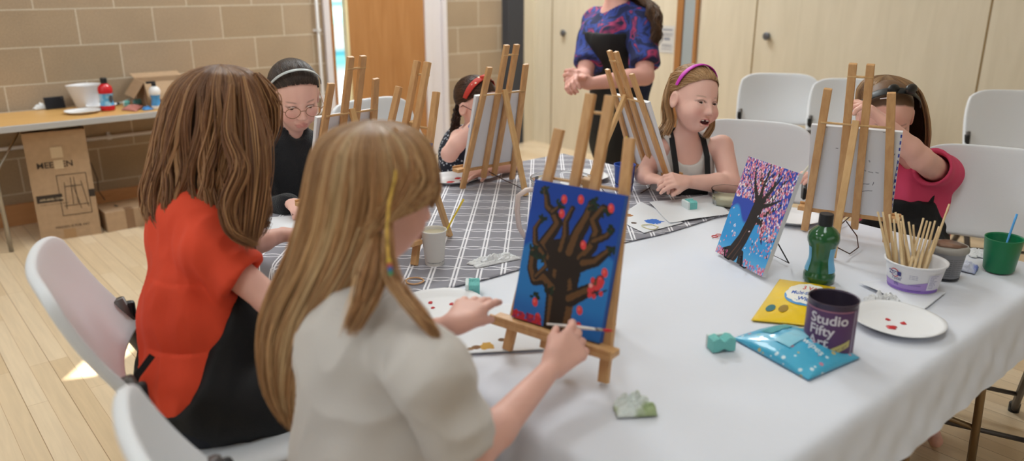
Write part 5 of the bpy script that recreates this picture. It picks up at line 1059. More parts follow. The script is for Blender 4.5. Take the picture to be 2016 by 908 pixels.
def hairfall(secs, n, cols, parent, seed=0, gap=None, wave=(0, 0), tend=(.86, 1), K=34, rad=.0013, roots='3a2a20', inner='33261c', clumps=60, name='hair', fly=.004, cw=.36, lay=(.86, 1.0), rootmix=.65, curl=0, spread=0):
    r = np.random.RandomState(seed); C = V([s[0] for s in secs]); A = V([s[1] for s in secs]); B = V([s[2] for s in secs]); m = len(secs); ts = np.linspace(0, 1, m); tt = np.linspace(0, 1, 160)
    def sm(y):
        y = np.interp(tt, ts, y); k = np.ones(11)/11; z = np.convolve(np.pad(y, 5, 'edge'), k, 'valid'); w_ = np.clip(tt*12, 0, 1); return y*(1-w_)+z*w_
    Cx = [sm(C[:, i]) for i in range(3)]; As = sm(A); Bs = sm(B)
    L = np.zeros((n, K, 3)); ph = r.rand(n)*2*math.pi-math.pi; ncl = clumps; cph = np.sort(r.rand(ncl)*2*math.pi-math.pi); ci = np.abs(cph[None]-ph[:, None]).argmin(1); ly = lay[0]+(lay[1]-lay[0])*r.rand(n)**.6; cly = lay[0]+(lay[1]-lay[0])*r.rand(ncl)[ci]
    te = tend[0]+(tend[1]-tend[0])*(.5*r.rand(n)+.5*r.rand(ncl)[ci]); u = np.linspace(0, 1, K)[None]
    for (lo, hi, tg, e_) in (gap or []):
        if e_ == 'cut': te = np.where((ph > lo) & (ph < hi), tg*(.85+.2*r.rand(n)), te)
    T = te[:, None]*u**1.0
    f = np.interp; flat = T.ravel(); X = [f(flat, tt, q).reshape(n, K) for q in Cx]; a = f(flat, tt, As).reshape(n, K); b = f(flat, tt, Bs).reshape(n, K)
    mixc = cw*np.clip(T*1.3-.15, 0, 1); phi = ph[:, None]*(1-mixc)+cph[ci][:, None]*mixc; lr = ly[:, None]*(1-mixc)+cly[:, None]*mixc
    wp = r.rand(ncl)[ci][:, None]*6.28; phi = phi+wave[0]*np.sin(T*wave[1]+wp)*np.clip(T*2-.3, 0, 1)+.012*np.sin(T*25+r.rand(n, 1)*6)
    if gap:
        for (lo, hi, tg, edge) in gap:
            if edge == 'cut': continue
            ins = (phi > lo) & (phi < hi); kk = np.clip((T-tg)/.10, 0, 1); kk = kk*kk*(3-2*kk); target = lo-.05-.25*r.rand(n, 1) if edge == 'lo' else hi+.05+.25*r.rand(n, 1); phi = np.where(ins, phi*(1-kk)+target*kk, phi)
    P = np.stack(X, -1)+(a*lr*np.cos(phi))[..., None]*HR+(b*lr*np.sin(phi))[..., None]*HF
    P += (r.normal(size=(n, 1, 3))*fly*T[..., None]**2)
    if curl: P += curl*np.clip(T-.5, 0, 1)[..., None]*np.stack([np.sin(T*wave[1]*2+wp), np.cos(T*wave[1]*2+wp), 0*T], -1)
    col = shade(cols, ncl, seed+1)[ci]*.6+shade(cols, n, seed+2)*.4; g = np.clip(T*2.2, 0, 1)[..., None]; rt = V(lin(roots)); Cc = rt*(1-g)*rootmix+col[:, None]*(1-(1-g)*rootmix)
    R = np.full((n, K), rad)*(1+.3*r.rand(n, 1))*np.clip((1-u)*6, .25, 1)
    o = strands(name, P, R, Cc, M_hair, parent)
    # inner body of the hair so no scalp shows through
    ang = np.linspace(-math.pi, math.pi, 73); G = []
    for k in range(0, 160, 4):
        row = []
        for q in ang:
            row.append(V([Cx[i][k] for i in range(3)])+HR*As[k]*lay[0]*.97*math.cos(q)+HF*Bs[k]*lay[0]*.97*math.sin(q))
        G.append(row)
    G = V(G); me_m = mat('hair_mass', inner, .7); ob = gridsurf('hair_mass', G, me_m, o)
    if gap:
        bm = bmesh.new(); bm.from_mesh(ob.data); bm.faces.ensure_lookup_table(); kill = []
        nk = G.shape[0]; na = G.shape[1]
        for fi, fc in enumerate(bm.faces):
            i, j = divmod(fi, na-1); t = i*4/159; q = (ang[j]+ang[min(j+1, na-1)])/2
            if any(lo < q < hi and t > tg+.03 for lo, hi, tg, e in gap): kill.append(fc)
        bmesh.ops.delete(bm, geom=kill, context='FACES'); bm.to_mesh(ob.data); bm.free()
    return o
def haircap(c, M, s, n, cols, parent, to=(0, -1, -.15), seed=0, rad=.0009, lift=.0, name='hair', K=16, roots='3a2a20', back=None, lox=2.0, fr=0, part=None):
    """combed-back hair lying on the skull; strands run from the hairline to a gathering point"""
    r = np.random.RandomState(seed); ps = (r.rand(n)*2-1)*lox; line = np.interp(np.abs(ps), [0, .5, 1.0, 1.35, 1.6, 1.9, 2.3], [.62, .55, .28, -.05, -.25, -.45, -.65]); el = line+np.where(r.rand(n) < .6, r.rand(n)*.12, r.rand(n)*(1.4-line))
    S0 = np.stack([np.cos(el)*np.sin(ps), np.cos(el)*np.cos(ps), np.sin(el)], 1); E = nrm(V(to, ))[None]+r.normal(size=(n, 3))*.12; E /= np.linalg.norm(E, axis=1, keepdims=True)
    u = np.linspace(0, 1, K)[None, :, None]; om = np.arccos(np.clip((S0*E).sum(1), -.999, .999))[:, None, None]; D = (np.sin((1-u)*om)*S0[:, None]+np.sin(u*om)*E[:, None])/np.sin(om)
    rr_ = V([.0755, .0905, .0775])*(1+lift); off = 1+.035*r.rand(n)[:, None, None]*np.sin(math.pi*np.clip(u*1.0, 0, 1))+.02*np.sin(math.pi*u)
    Q = D*rr_*off+V([0, -.010, .034]); P = c+(Q*s)@M.T
    if fr: P += r.normal(size=(n, 1, 3))*fr*np.sin(math.pi*u)
    if back is not None:   # loose tails beyond the gathering point
        B_ = [V(b) for b in back]; last = P[:, -1]; ex = []
        for k, b in enumerate(B_): ex.append(b[None]+r.normal(size=(n, 3))*.008*(1+k*.3))
        ex = np.stack(ex, 1); up_ = []; pts = np.concatenate([P, ex], 1); P = pts
    col = shade(cols, n, seed+2)[:, None]*np.ones((1, P.shape[1], 1)); R = np.full(P.shape[:2], rad); R[:, 0] *= .5; R[:, -1] *= .4
    return strands(name, P, R, col, M_hair, parent)
def band3d(name, c, M, s, w, th, m, parent, tilt=0, arc=(-1.45, 1.45), lift=.0, yoff=0, seg=60, taper=True, zoff=0, rx=.0785, rz=.082):
    """hair band over the head from ear to ear; tilt moves the top forward"""
    rows = []
    for q in np.linspace(arc[0], arc[1], seg):
        ww = w*(1-.45*(abs(q)/1.5)**3) if taper else w; row = []
        for k in np.linspace(0, 2*math.pi, 13):
            r = 1+lift+(th*(.5+.5*math.cos(k)))/.08; y = ww/2*math.sin(k)
            p = V([math.sin(q)*rx*r, yoff+tilt*math.cos(q)+y, .030+zoff+math.cos(q)*rz*r]); row.append(c+M@(p*s))
        rows.append(row)
    return gridsurf(name, V(rows), m, parent)
def garment(name, F, m, parent, h=.006, amp=0, f=30, seed=0, colfn=None, scale=(1, 1, .6), **k):
    o = fieldobj(name, F, m, parent, h, colfn=colfn, **k)
    if amp: wrinkle(o, amp, f, seed, scale)
    return o
def ribbon(name, pts, w, th, m, parent, nrmv=None):
    """flat strap following pts; nrmv = outward normal per point"""
    P = []; pts = [V(p) for p in pts]
    for i, p in enumerate(pts):
        d = nrm(pts[min(i+1, len(pts)-1)]-pts[max(i-1, 0)]); n = nrm(nrmv[i] if isinstance(nrmv, list) else nrmv); s = nrm(np.cross(d, n)); P.append([p+s*w/2*a+n*th*b for a, b in ((-1, 0), (-1, 1), (1, 1), (1, 0), (-1, 0))])
    return gridsurf(name, V(P), m, parent, 0, False)
# ================================================================== PEOPLE (the group)
TONE = 'eab6a6'
M_orange = mat('orange_tee', 'e04a2c', .85, bump=.1, bscale=300); M_apron = mat('black_apron', '131316', .75, bump=.15, bscale=200); M_cream = mat('cream_top', 'd2cbc6', .85, bump=.15, bscale=250); M_knit = mat('black_cardigan', '15161b', .9, bump=.5, bscale=220, sheen=.2); M_denim = mat('dark_trousers', '23252e', .85); M_tank = mat('white_vest', 'dcd9d6', .85, bump=.1, bscale=300); M_pink = mat('pink_tee', 'd9496e', .85, bump=.1, bscale=300)
def floral():
    N = NT('dark_floral'); tc = N.n('ShaderNodeTexCoord'); vo = N.n('ShaderNodeTexVoronoi'); vo.inputs['Scale'].default_value = 75; N.l(tc.outputs['Object'], vo.inputs['Vector']); f = N.math('LESS_THAN', vo.outputs['Distance'], .33); N.l(N.mix(f, lin('1d2030'), lin('b9bdc8')), N.b.inputs['Base Color']); N.b.inputs['Roughness'].default_value = .85; return N.m
def blouse():
    N = NT('navy_pink_print'); tc = N.n('ShaderNodeTexCoord'); nz = N.n('ShaderNodeTexNoise'); nz.inputs['Scale'].default_value = 9; nz.inputs['Detail'].default_value = 2; nz.inputs['Distortion'].default_value = 1.2; N.l(tc.outputs['Object'], nz.inputs['Vector']); rp = N.n('ShaderNodeValToRGB'); e = rp.color_ramp.elements
    for i, (p, c) in enumerate([(0, '151c40'), (.44, '1a2450'), (.50, '31479c'), (.55, '27305f'), (.60, 'b83a6a'), (.66, '1c2248')]):
        x = e[i] if i < 2 else e.new(p); x.position = p; x.color = (*lin(c), 1)
    N.l(nz.outputs[0], rp.inputs[0]); N.l(rp.outputs[0], N.b.inputs['Base Color']); N.b.inputs['Roughness'].default_value = .8; return N.m
def person(label, loc):
    return thing('person', label, 'person', (0, 0, 0))
def bodyobj(F, parent, colfn, fine, h=.0085, hf=.003): return fieldobj('body', F, M_skin, parent, h, fine, hf, colfn)
def bb(*ps, r=.05): ps = V(ps); return (ps.min(0)-r, ps.max(0)+r)
# ---- 1 girl in the cream top, nearest the camera
def girl_cream():
    t = person('girl with long fair hair in a cream top, painting at the nearest easel', None)
    H = Dp(750, 386, 1.33); M = hmat((.95, -.10, -.30)); s = 1.0; rd = V([.08, -1, 0]); rd = nrm(rd); fd = V([1, .08, 0]); N_ = H+V([-.035, .0, -.150]); pel = V([.56, 1.05, .54]); shR = Dp(848, 735, 1.21); shL = N_+V([.01, .125, -.06])
    elR = Dp(925, 905, 1.27); wrR = Dp(1088, 722, 1.47); elL = V([.76, 1.28, .79]); wrL = Dp(895, 640, 1.50)
    F = Field(); head_ops(F, H, M, s); F.cone(N_-UP*.01, H+V([-.018, 0, -.05]), .038, .036, .03); torso_ops(F, pel, N_, rd, fd, 1, -.006, shR, shL); leg_ops(F, pel, rd, fd)
    arm_ops(F, shR, elR, wrR, (.037, .031, .031, .0195)); arm_ops(F, shL, elL, wrL, (.034, .029, .028, .019))
    tR = hand_ops(F, wrR, Dp(1160, 650, 1.53)-wrR, HF*.9+HR*.35, 1.08, (.42, .62, .75, .85), t=UP-HR*.2, thumb=(.75, .45, .45), tb=.9)
    tL = hand_ops(F, wrL, Dp(985, 540, 1.65)-wrL, HF*.55-UP*.55+HR*.2, 1.08, (.20, .28, .35, .42), t=-UP*.2+HR*.6-HF*.4, thumb=(.8, .35, .35))
    b = bodyobj(F, t, skin_col(H, M, s, TONE, scalp='6a4d33', dots=[(tL[4], .007, '8f9fc8')]), [bb(H, r=.115), bb(wrR, tR[1], r=.045), bb(wrL, tL[1], r=.045)])
    eyes(H, M, s, t, iris='blue')
    G = Field(); torso_ops(G, pel, N_, rd, fd, 1.06, .016, shR, shL, 1.08); capcone(G, shR, shR+(elR-shR)*.80, .050, .056, .035); capcone(G, shL, shL+(elL-shL)*.7, .046, .054, .035)
    G.cone(N_+UP*.0+V([.01, 0, 0]), N_+UP*.2, .050, .06, .015, 's'); d = nrm(elR-shR); capcone(G, shR+(elR-shR)*.68, shR+(elR-shR)*.9, .041, .045, .003, 's'); d = nrm(elL-shL); 
    garment('cream_top', G, M_cream, t, .006, .009, 24, 5, scale=(1, 1, .6))
    G = Field(); leg_ops(G, pel, rd, fd, 1, False, .008); G.ell(pel, (.13, .135, .10), None, .03); garment('trousers', G, M_denim, t, .009)
    secs = pxs([(732, 240, 1.33, .003, .003), (732, 243, 1.33, .034, .034), (732, 254, 1.33, .068, .070), (733, 280, 1.33, .096, .097), (735, 325, 1.33, .110, .108), (730, 380, 1.33, .116, .110), (716, 440, 1.33, .116, .106), (690, 500, 1.33, .112, .098), (655, 560, 1.33, .108, .085), (622, 620, 1.335, .100, .070), (600, 690, 1.345, .086, .052), (588, 760, 1.36, .066, .038), (588, 812, 1.37, .040, .028), (600, 858, 1.38, .014, .012)], 388)
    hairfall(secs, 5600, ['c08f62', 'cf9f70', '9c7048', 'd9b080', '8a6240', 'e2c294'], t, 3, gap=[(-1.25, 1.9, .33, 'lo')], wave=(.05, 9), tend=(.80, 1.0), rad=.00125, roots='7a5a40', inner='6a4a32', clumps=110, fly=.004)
    # front locks past the ear and over the shoulder
    def lock(pts, n, cols, w, seed, nm='hair_lock', rad=.0011):
        r = np.random.RandomState(seed); P = V([Dp(*p) for p in pts]); k = np.linspace(0, 1, len(P)); K = 26; u = np.linspace(0, 1, K); C = np.stack([np.interp(u, k, P[:, i]) for i in range(3)], 1)
        for _ in range(3): C[1:-1] = (C[:-2]+C[1:-1]*2+C[2:])/4
        off = r.normal(size=(n, 1, 3))*w*((1-.5*u)*(.3+.7*np.clip(u*3, 0, 1)))[None, :, None]+.0025*np.sin(u*9+r.rand(n, 1)*6)[..., None]; L = C[None]+off; return strands(nm, L, np.full((n, K), rad)*np.clip((1-u)*5, .2, 1)[None], shade(cols, n, seed)[:, None]*np.ones((1, K, 1)), M_hair, t)
    cs = ['c08f62', 'cf9f70', 'dcb486', 'a07450']
    lock([(800, 268, 1.29), (846, 325, 1.31), (858, 372, 1.33), (848, 402, 1.335)], 260, cs, .007, 6); lock([(775, 262, 1.26), (805, 310, 1.25), (806, 350, 1.245), (790, 385, 1.24), (766, 415, 1.235), (742, 450, 1.25)], 300, cs, .008, 5)
    lock([(765, 440, 1.24), (762, 500, 1.22), (768, 545, 1.21), (800, 590, 1.20), (835, 628, 1.19), (862, 662, 1.19)], 260, cs, .006, 7); lock([(745, 470, 1.25), (735, 540, 1.22), (720, 590, 1.21), (690, 650, 1.20)], 260, cs, .012, 8)
    # coloured braid thread with beads
    hb = []
    pts = [(770, 262, 1.255), (781, 300, 1.235), (778, 350, 1.22), (766, 400, 1.215), (762, 450, 1.205), (764, 500, 1.20), (768, 530, 1.195)]
    br = thing('x', 'x', 'x'); bpy.data.objects.remove(br)
    bm = BM(); tube(bm, [tuple(Dp(*p)) for p in pts], .0026, 8); th = obj('hair_thread', bm, mat('yellow_pink_thread', 'c9a24a', .6, noise=.5, nscale=45), t, True)
    for k, (y, cc) in enumerate(((514, 'd8b840'), (522, 'c05a50'), (530, '3f6fb8'), (538, '4fa07a'))):
        bm = BM(); bmesh.ops.create_uvsphere(bm, u_segments=12, v_segments=8, radius=.0042); obj('hair_bead', bm, mat('bead', cc, .3), t, True, tuple(Dp(766+k, y, 1.192)))
    # the brush held in the right hand
    a = (tR[4]+tR[0])/2; tp = Dp(1207, 652, float((a-CP)@FW)-.045); s_ = stick('paintbrush', tp+nrm(a-tp)*.034, a+(a-tp)*.35, .003, 'white handled paintbrush with a red tip held by the nearest girl', mat('white_handle', 'e6e0dc', .4), tip=M_redp)
girl_cream()
# ---- 2 girl in the orange tee
def girl_orange():
    t = person('girl with wavy brown hair in an orange tee and black apron, seated at the left', None)
    H = Dp(420, 240, 1.90); M = hmat((.93, .05, -.32)); s = 1.05; rd = nrm(V([.10, -1, 0])); fd = nrm(V([1, .10, 0])); N_ = H+V([-.045, 0, -.150]); pel = V([.50, 1.75, .55]); shR = Dp(408, 490, 1.76); shL = N_+V([.02, .13, -.05])
    elR = Dp(530, 590, 1.77); wrR = V([.90, 1.62, .77]); elL = Dp(500, 480, 2.12); wrL = Dp(556, 462, 2.20)
    F = Field(); head_ops(F, H, M, s); F.cone(N_, H+V([-.018, 0, -.05]), .038, .036, .03); torso_ops(F, pel, N_, rd, fd, 1.05, -.006, shR, shL); leg_ops(F, pel, rd, fd)
    arm_ops(F, shR, elR, wrR, (.040, .034, .031, .02)); arm_ops(F, shL, elL, wrL, (.036, .03, .028, .02)); tL = hand_ops(F, wrL, V([1, -.2, -.1]), -UP, 1.05, (.3, .3, .35, .4), t=V([-.2, -1, 0])); tR = hand_ops(F, wrR, V([1, .1, -.1]), -UP, 1.05, (.4, .4, .4, .4), t=V([0, 1, 0]))
    bodyobj(F, t, skin_col(H, M, s, TONE, scalp='5a3e2a'), [bb(H, r=.12), bb(wrL, tL[1], r=.04)], .0085, .0035); eyes(H, M, s, t)
    G = Field(); torso_ops(G, pel, N_, rd, fd, 1.10, .012, shR, shL, 1.10); capcone(G, shR, shR+(elR-shR)*.56, .052, .064, .04); capcone(G, shL, shL+(elL-shL)*.6, .05, .058, .035); G.cone(N_, N_+UP*.2, .045, .06, .015, 's'); capcone(G, shR+(elR-shR)*.42, shR+(elR-shR)*.8, .046, .050, .003, 's')
    garment('orange_tee', G, M_orange, t, .006, .008, 22, 8, scale=(1, 1, .45))
    # apron: front of the torso and the lap
    G = Field(); torso_ops(G, pel, N_, rd, fd, 1.12, .022, None, None, 1.16); G.cone(pel+rd*.07+fd*.02, pel+rd*.09+fd*.34-UP*.02, .083, .07, .03); G.cone(pel-rd*.07+fd*.02, pel-rd*.09+fd*.34-UP*.02, .083, .07, .03); G.cone(pel+rd*.05+fd*.12-UP*.01, pel-rd*.05+fd*.12-UP*.01, .1, .1, .04)
    G.cone(pel+rd*.095+fd*.05, pel+rd*.10+fd*.20-UP*.06, .085, .09, .03)
    cut = nrm(-fd*.785+UP*.62+rd*.10); G.half(pel-fd*.06+UP*.09, cut); G.half(N_-UP*.12, UP)
    garment('apron', G, M_apron, t, .007, .006, 20, 3)
    nk = N_; ribbon('apron_strap', [nk+fd*.07-UP*.13+rd*.05, nk+fd*.05-UP*.045+rd*.058, nk+fd*.0-UP*.0+rd*.062, nk-fd*.045+UP*.012+rd*.03, nk-fd*.05+UP*.014-rd*.02], .024, .006, M_apron, t, [fd, UP+rd*.3, UP*.6+rd, -fd+UP*.5, -fd+UP*.5])
    G = Field(); leg_ops(G, pel, rd, fd, 1, False, .008); G.ell(pel, (.135, .135, .10), None, .03); garment('trousers', G, M_denim, t, .009)
    secs = pxs([(432, 128, 1.90, .003, .003), (432, 131, 1.90, .035, .035), (430, 141, 1.90, .075, .072), (427, 165, 1.90, .105, .10), (425, 205, 1.89, .126, .115), (420, 255, 1.88, .136, .12), (413, 310, 1.86, .141, .12), (408, 360, 1.84, .148, .118), (408, 405, 1.82, .148, .112), (420, 440, 1.80, .128, .095), (440, 480, 1.79, .085, .07)], 240)
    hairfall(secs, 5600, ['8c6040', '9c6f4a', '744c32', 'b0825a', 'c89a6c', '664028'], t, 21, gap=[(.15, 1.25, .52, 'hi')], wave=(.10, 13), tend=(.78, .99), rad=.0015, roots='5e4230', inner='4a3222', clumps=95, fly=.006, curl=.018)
    r = np.random.RandomState(4)
    for k, pts in enumerate(([(505, 150, 1.87), (528, 200, 1.89), (532, 250, 1.92), (520, 288, 1.93)], [(480, 160, 1.80), (500, 260, 1.77), (508, 350, 1.74), (500, 420, 1.72), (492, 478, 1.71)], [(455, 170, 1.77), (445, 270, 1.73), (478, 330, 1.70), (440, 400, 1.69), (455, 460, 1.69), (500, 480, 1.70)])):
        P = V([Dp(*p) for p in pts]); kk = np.linspace(0, 1, len(P)); K = 26; u = np.linspace(0, 1, K); C = np.stack([np.interp(u, kk, P[:, i]) for i in range(3)], 1)
        for _ in range(4): C[1:-1] = (C[:-2]+C[1:-1]*2+C[2:])/4
        n = 300; L = C[None]+r.normal(size=(n, 1, 3))*(.016 if k < 2 else .009)*((1-.45*u)*(.25+.75*np.clip(u*3, 0, 1)))[None, :, None]; strands('hair_lock', L, np.full((n, K), .0014)*np.clip((1-u)*5, .2, 1)[None], shade(['8c6040', '9c6f4a', 'b88a5e', '744c32'], n, 9+k)[:, None]*np.ones((1, K, 1)), M_hair, t)
    # apron ties hanging at the back of the chair
    P = [Dp(*p) for p in ((262, 768, 1.72), (246, 790, 1.70), (247, 825, 1.70), (262, 850, 1.71), (284, 840, 1.72), (272, 800, 1.72), (262, 768, 1.72))]; ribbon('apron_tie', P, .016, .002, M_apron, t, -HF)
    P = [Dp(*p) for p in ((300, 700, 1.66), (270, 740, 1.70), (262, 768, 1.72), (292, 790, 1.73), (288, 815, 1.73))]; ribbon('apron_tie', P, .014, .002, M_apron, t, -HF)
girl_orange()
# ---- 3 girl in glasses
M_rim = mat('glasses_frame', 'a0745c', .3, metal=.3); M_lens = mat('glasses_lens', 'ffffff', .02, trans=1, ior=1.12)
def glasses(c, M, s, parent, m=M_rim, r=.0215):
    L = lambda *p: tuple(c+M@(V(p)*s)); g = []
    bm = BM()
    for q in (-1, 1): tube(bm, [L(q*.0315+r*1.08*math.cos(a)*(1), .099-.004*abs(math.cos(a)), .0015+r*.86*math.sin(a)) for a in np.linspace(0, 6.283, 29)[:-1]], .0012*s, 6, closed=True)
    tube(bm, [L(-.0095, .0985, .006), L(0, .101, .008), L(.0095, .0985, .006)], .0012*s, 6)
    for q in (-1, 1): tube(bm, [L(q*.054, .096, .006), L(q*.071, .080, .006), L(q*.078, .03, .006), L(q*.080, -.004, .010), L(q*.079, -.018, -.004)], .0013*s, 6)
    o = obj('glasses_frame', bm, m, parent, True)
    for q in (-1, 1):
        bm = BM(); vs = [bm.verts.new(L(q*.0315+r*math.cos(a), .0975, .0015+r*.8*math.sin(a))) for a in np.linspace(0, 6.283, 25)[:-1]]; bm.faces.new(vs); obj('lens', bm, M_lens, o)
def girl_glasses():
    t = person('girl with tied-back dark hair, grey hairband and glasses in a black cardigan, looking down', None)
    H = Dp(580, 190, 2.80); M = hmat(-HF*.80+HR*.46-UP*.40, -.03); s = 1.13; fd = nrm(-HF*.8+HR*.6); fd[2] = 0; rd = nrm(np.cross(fd, UP)); N_ = H+V([0, 0, -.155])-fd*.05; pel = N_-fd*.05; pel[2] = .56
    shR = N_+rd*.14-UP*.055; shL = N_-rd*.14-UP*.055; elR = shR+V([0, 0, -.20])+fd*.05; wrR = elR+fd*.16-rd*.03+UP*.02; elL = shL+V([0, 0, -.20])+fd*.05; wrL = elL+fd*.17+rd*.04+UP*.03
    wrR[2] = max(wrR[2], .76); wrL[2] = max(wrL[2], .76)
    F = Field(); head_ops(F, H, M, s, smile=.003); F.cone(N_, H-fd*.018-UP*.05, .038, .036, .03); torso_ops(F, pel, N_, rd, fd, 1, -.006, shR, shL); arm_ops(F, shR, elR, wrR); arm_ops(F, shL, elL, wrL)
    a = hand_ops(F, wrR, fd, -UP, 1.05, t=-rd); b = hand_ops(F, wrL, fd, -UP, 1.05, t=rd); leg_ops(F, pel, rd, fd)
    bodyobj(F, t, skin_col(H, M, s, 'eebdae', brow='5a4234', scalp='2e221c', lips='d08a82'), [bb(H, r=.12)], .0095, .003); eyes(H, M, s, t, (0, -.35)); glasses(H, M, s, t)
    haircap(H, M, s, 3200, ['3b2c24', '2e221c', '4a3a30', '55463c'], t, (0, -1, .15), 5)
    bm = BM(); bmesh.ops.create_icosphere(bm, subdivisions=3, radius=.030*s); o = obj('hair_bun', bm, mat('dark_bun', '33261f', .6, bump=.8, bscale=120), t, True, tuple(H+M@(V([0, -.108, .01])*s)))
    band3d('hairband', H, M, s, .013, .004, mat('pale_grey_hairband', 'b9bdbd', .35), t, tilt=.040, lift=.035)
    G = Field(); torso_ops(G, pel, N_, rd, fd, 1.08, .013, shR, shL, 1.08); arm_ops(G, shR, elR, wrR-(wrR-elR)*.15, (.04, .036, .036, .03), .010); arm_ops(G, shL, elL, wrL-(wrL-elL)*.15, (.04, .036, .036, .03), .010); G.cone(N_-UP*.02, N_+UP*.055-fd*.005, .058, .052, .02); G.cone(N_+UP*.05, N_+UP*.2, .047, .05, .008, 's'); G.cone(N_+UP*.02+fd*.03, N_+fd*.12+UP*.06, .025, .03, .02, 's')
    garment('cardigan', G, M_knit, t, .0065, .006, 24, 9)
    G = Field(); leg_ops(G, pel, rd, fd, 1, False, .008); G.ell(pel, (.13, .13, .10), None, .03); garment('trousers', G, M_denim, t, .01)
girl_glasses()
# ---- 4 girl with the red headband
def girl_redband():
    t = person('girl with a red patterned headband and a dark plait, behind her easel', None)
    H = Dp(938, 208, 3.30); M = hmat(HR*.78-HF*.58-UP*.24, .0); s = 1.08; fd = nrm(HR*.45-HF*.9); rd = nrm(np.cross(fd, UP)); N_ = H+V([0, 0, -.150])-fd*.03-HR*.02; pel = N_-fd*.06; pel[2] = .58
    shR = Dp(903, 272, 3.32); shL = N_-rd*.13-UP*.05; elR = Dp(885, 303, 3.16); wrR = Dp(938, 240, 3.10); elL = Dp(1015, 322, 3.32); wrL = Dp(958, 338, 3.18)
    F = Field(); head_ops(F, H, M, s); F.cone(N_, H-fd*.018-UP*.05, .034, .034, .03); torso_ops(F, pel, N_, rd, fd, .95, -.006, shR, shL); arm_ops(F, shR, elR, wrR, (.034, .033, .03, .019)); arm_ops(F, shL, elL, wrL, (.033, .028, .027, .018)); tR = hand_ops(F, wrR, HR+UP*.3, HF, 1.0, (.5, .5, .6, .7), t=UP)
    tL = hand_ops(F, wrL, Dp(925, 344, 3.14)-wrL, -UP, .95, (.22, .2, .22, .25), t=-HF, spread=.12); leg_ops(F, pel, rd, fd, 1)
    bodyobj(F, t, skin_col(H, M, s, 'eebdae', scalp='3a261c', dots=[(p, .006, '4a1420') for p in tL[:4]]+[(Dp(926, 247, 3.08), .016, '4a68a8')]), [bb(H, r=.115), bb(wrL, tL[1], r=.035)], .0095, .0033); eyes(H, M, s, t, (0, -.3)); glasses(H, M, s, t, mat('dark_red_rim', '5a2226', .3))
    haircap(H, M, s, 2600, ['4a3022', '3a261c', '5c3f2e'], t, (0, -1, -.35), 15)
    N = NT('red_bandana'); tc = N.n('ShaderNodeTexCoord'); vo = N.n('ShaderNodeTexVoronoi'); vo.inputs['Scale'].default_value = 48; N.l(tc.outputs['Object'], vo.inputs['Vector']); f = N.math('LESS_THAN', vo.outputs['Distance'], .38); sp = N.n('ShaderNodeSeparateColor'); N.l(vo.outputs['Color'], sp.inputs[0]); f = N.math('MULTIPLY', f, N.math('GREATER_THAN', sp.outputs[0], .55)); N.l(N.mix(f, lin('bc2f20'), lin('e8dcc0')), N.b.inputs['Base Color']); N.b.inputs['Roughness'].default_value = .7
    band3d('headband', H, M, s, .032, .006, N.m, t, tilt=.012, lift=.035); o = None
    bm = BM(); bmesh.ops.create_icosphere(bm, subdivisions=3, radius=.018)
    for v in bm.verts: v.co = Vector((v.co.x*1.2, v.co.y, v.co.z*.7))*(1+.15*math.sin(v.co.x*300))
    obj('headband_knot', bm, N.m, t, True, tuple(H+M@(V([0, .016, .120])*s)))
    # plait down behind the ear
    pts = [Dp(*p) for p in ((907, 200, 3.33), (900, 222, 3.33), (897, 240, 3.32), (894, 258, 3.33), (892, 272, 3.34))]; pl = []
    n = 0; Ls = []; C = []
    k = np.linspace(0, 1, len(pts)); u = np.linspace(0, 1, 60); Pc = np.stack([np.interp(u, k, V(pts)[:, i]) for i in range(3)], 1); r = np.random.RandomState(2)
    for j in range(3):
        for q in range(90):
            a = u*24+j*2.094; o_ = HR[None]*(.011*np.sin(a))[:, None]+HF[None]*(.007*np.sin(2*a))[:, None]+r.normal(size=3)*.0035; Ls.append(Pc+o_)
    strands('plait', V(Ls), np.full((270, 60), .0012), shade(['3a261c', '4a3022', '2c1d16'], 270, 3)[:, None]*np.ones((1, 60, 1)), M_hair, t)
    G = Field(); torso_ops(G, pel, N_, rd, fd, 1.0, .010, None, None, 1.06); G.cone(N_-UP*.05+rd*.055, N_-UP*.12+rd*.085, .045, .05, .03); G.cone(N_-UP*.05-rd*.055, N_-UP*.12-rd*.085, .045, .05, .03); G.cone(N_-UP*.0, N_+UP*.2, .065, .09, .01, 's'); capcone(G, shR, elR, .040, .040, .01, 's')
    garment('floral_dress', G, floral(), t, .0065, .003, 22, 4); G = Field(); leg_ops(G, pel, rd, fd, 1, False, .012); G.ell(pel, (.14, .15, .10), None, .04); garment('skirt', G, floral(), t, .01)
girl_redband()
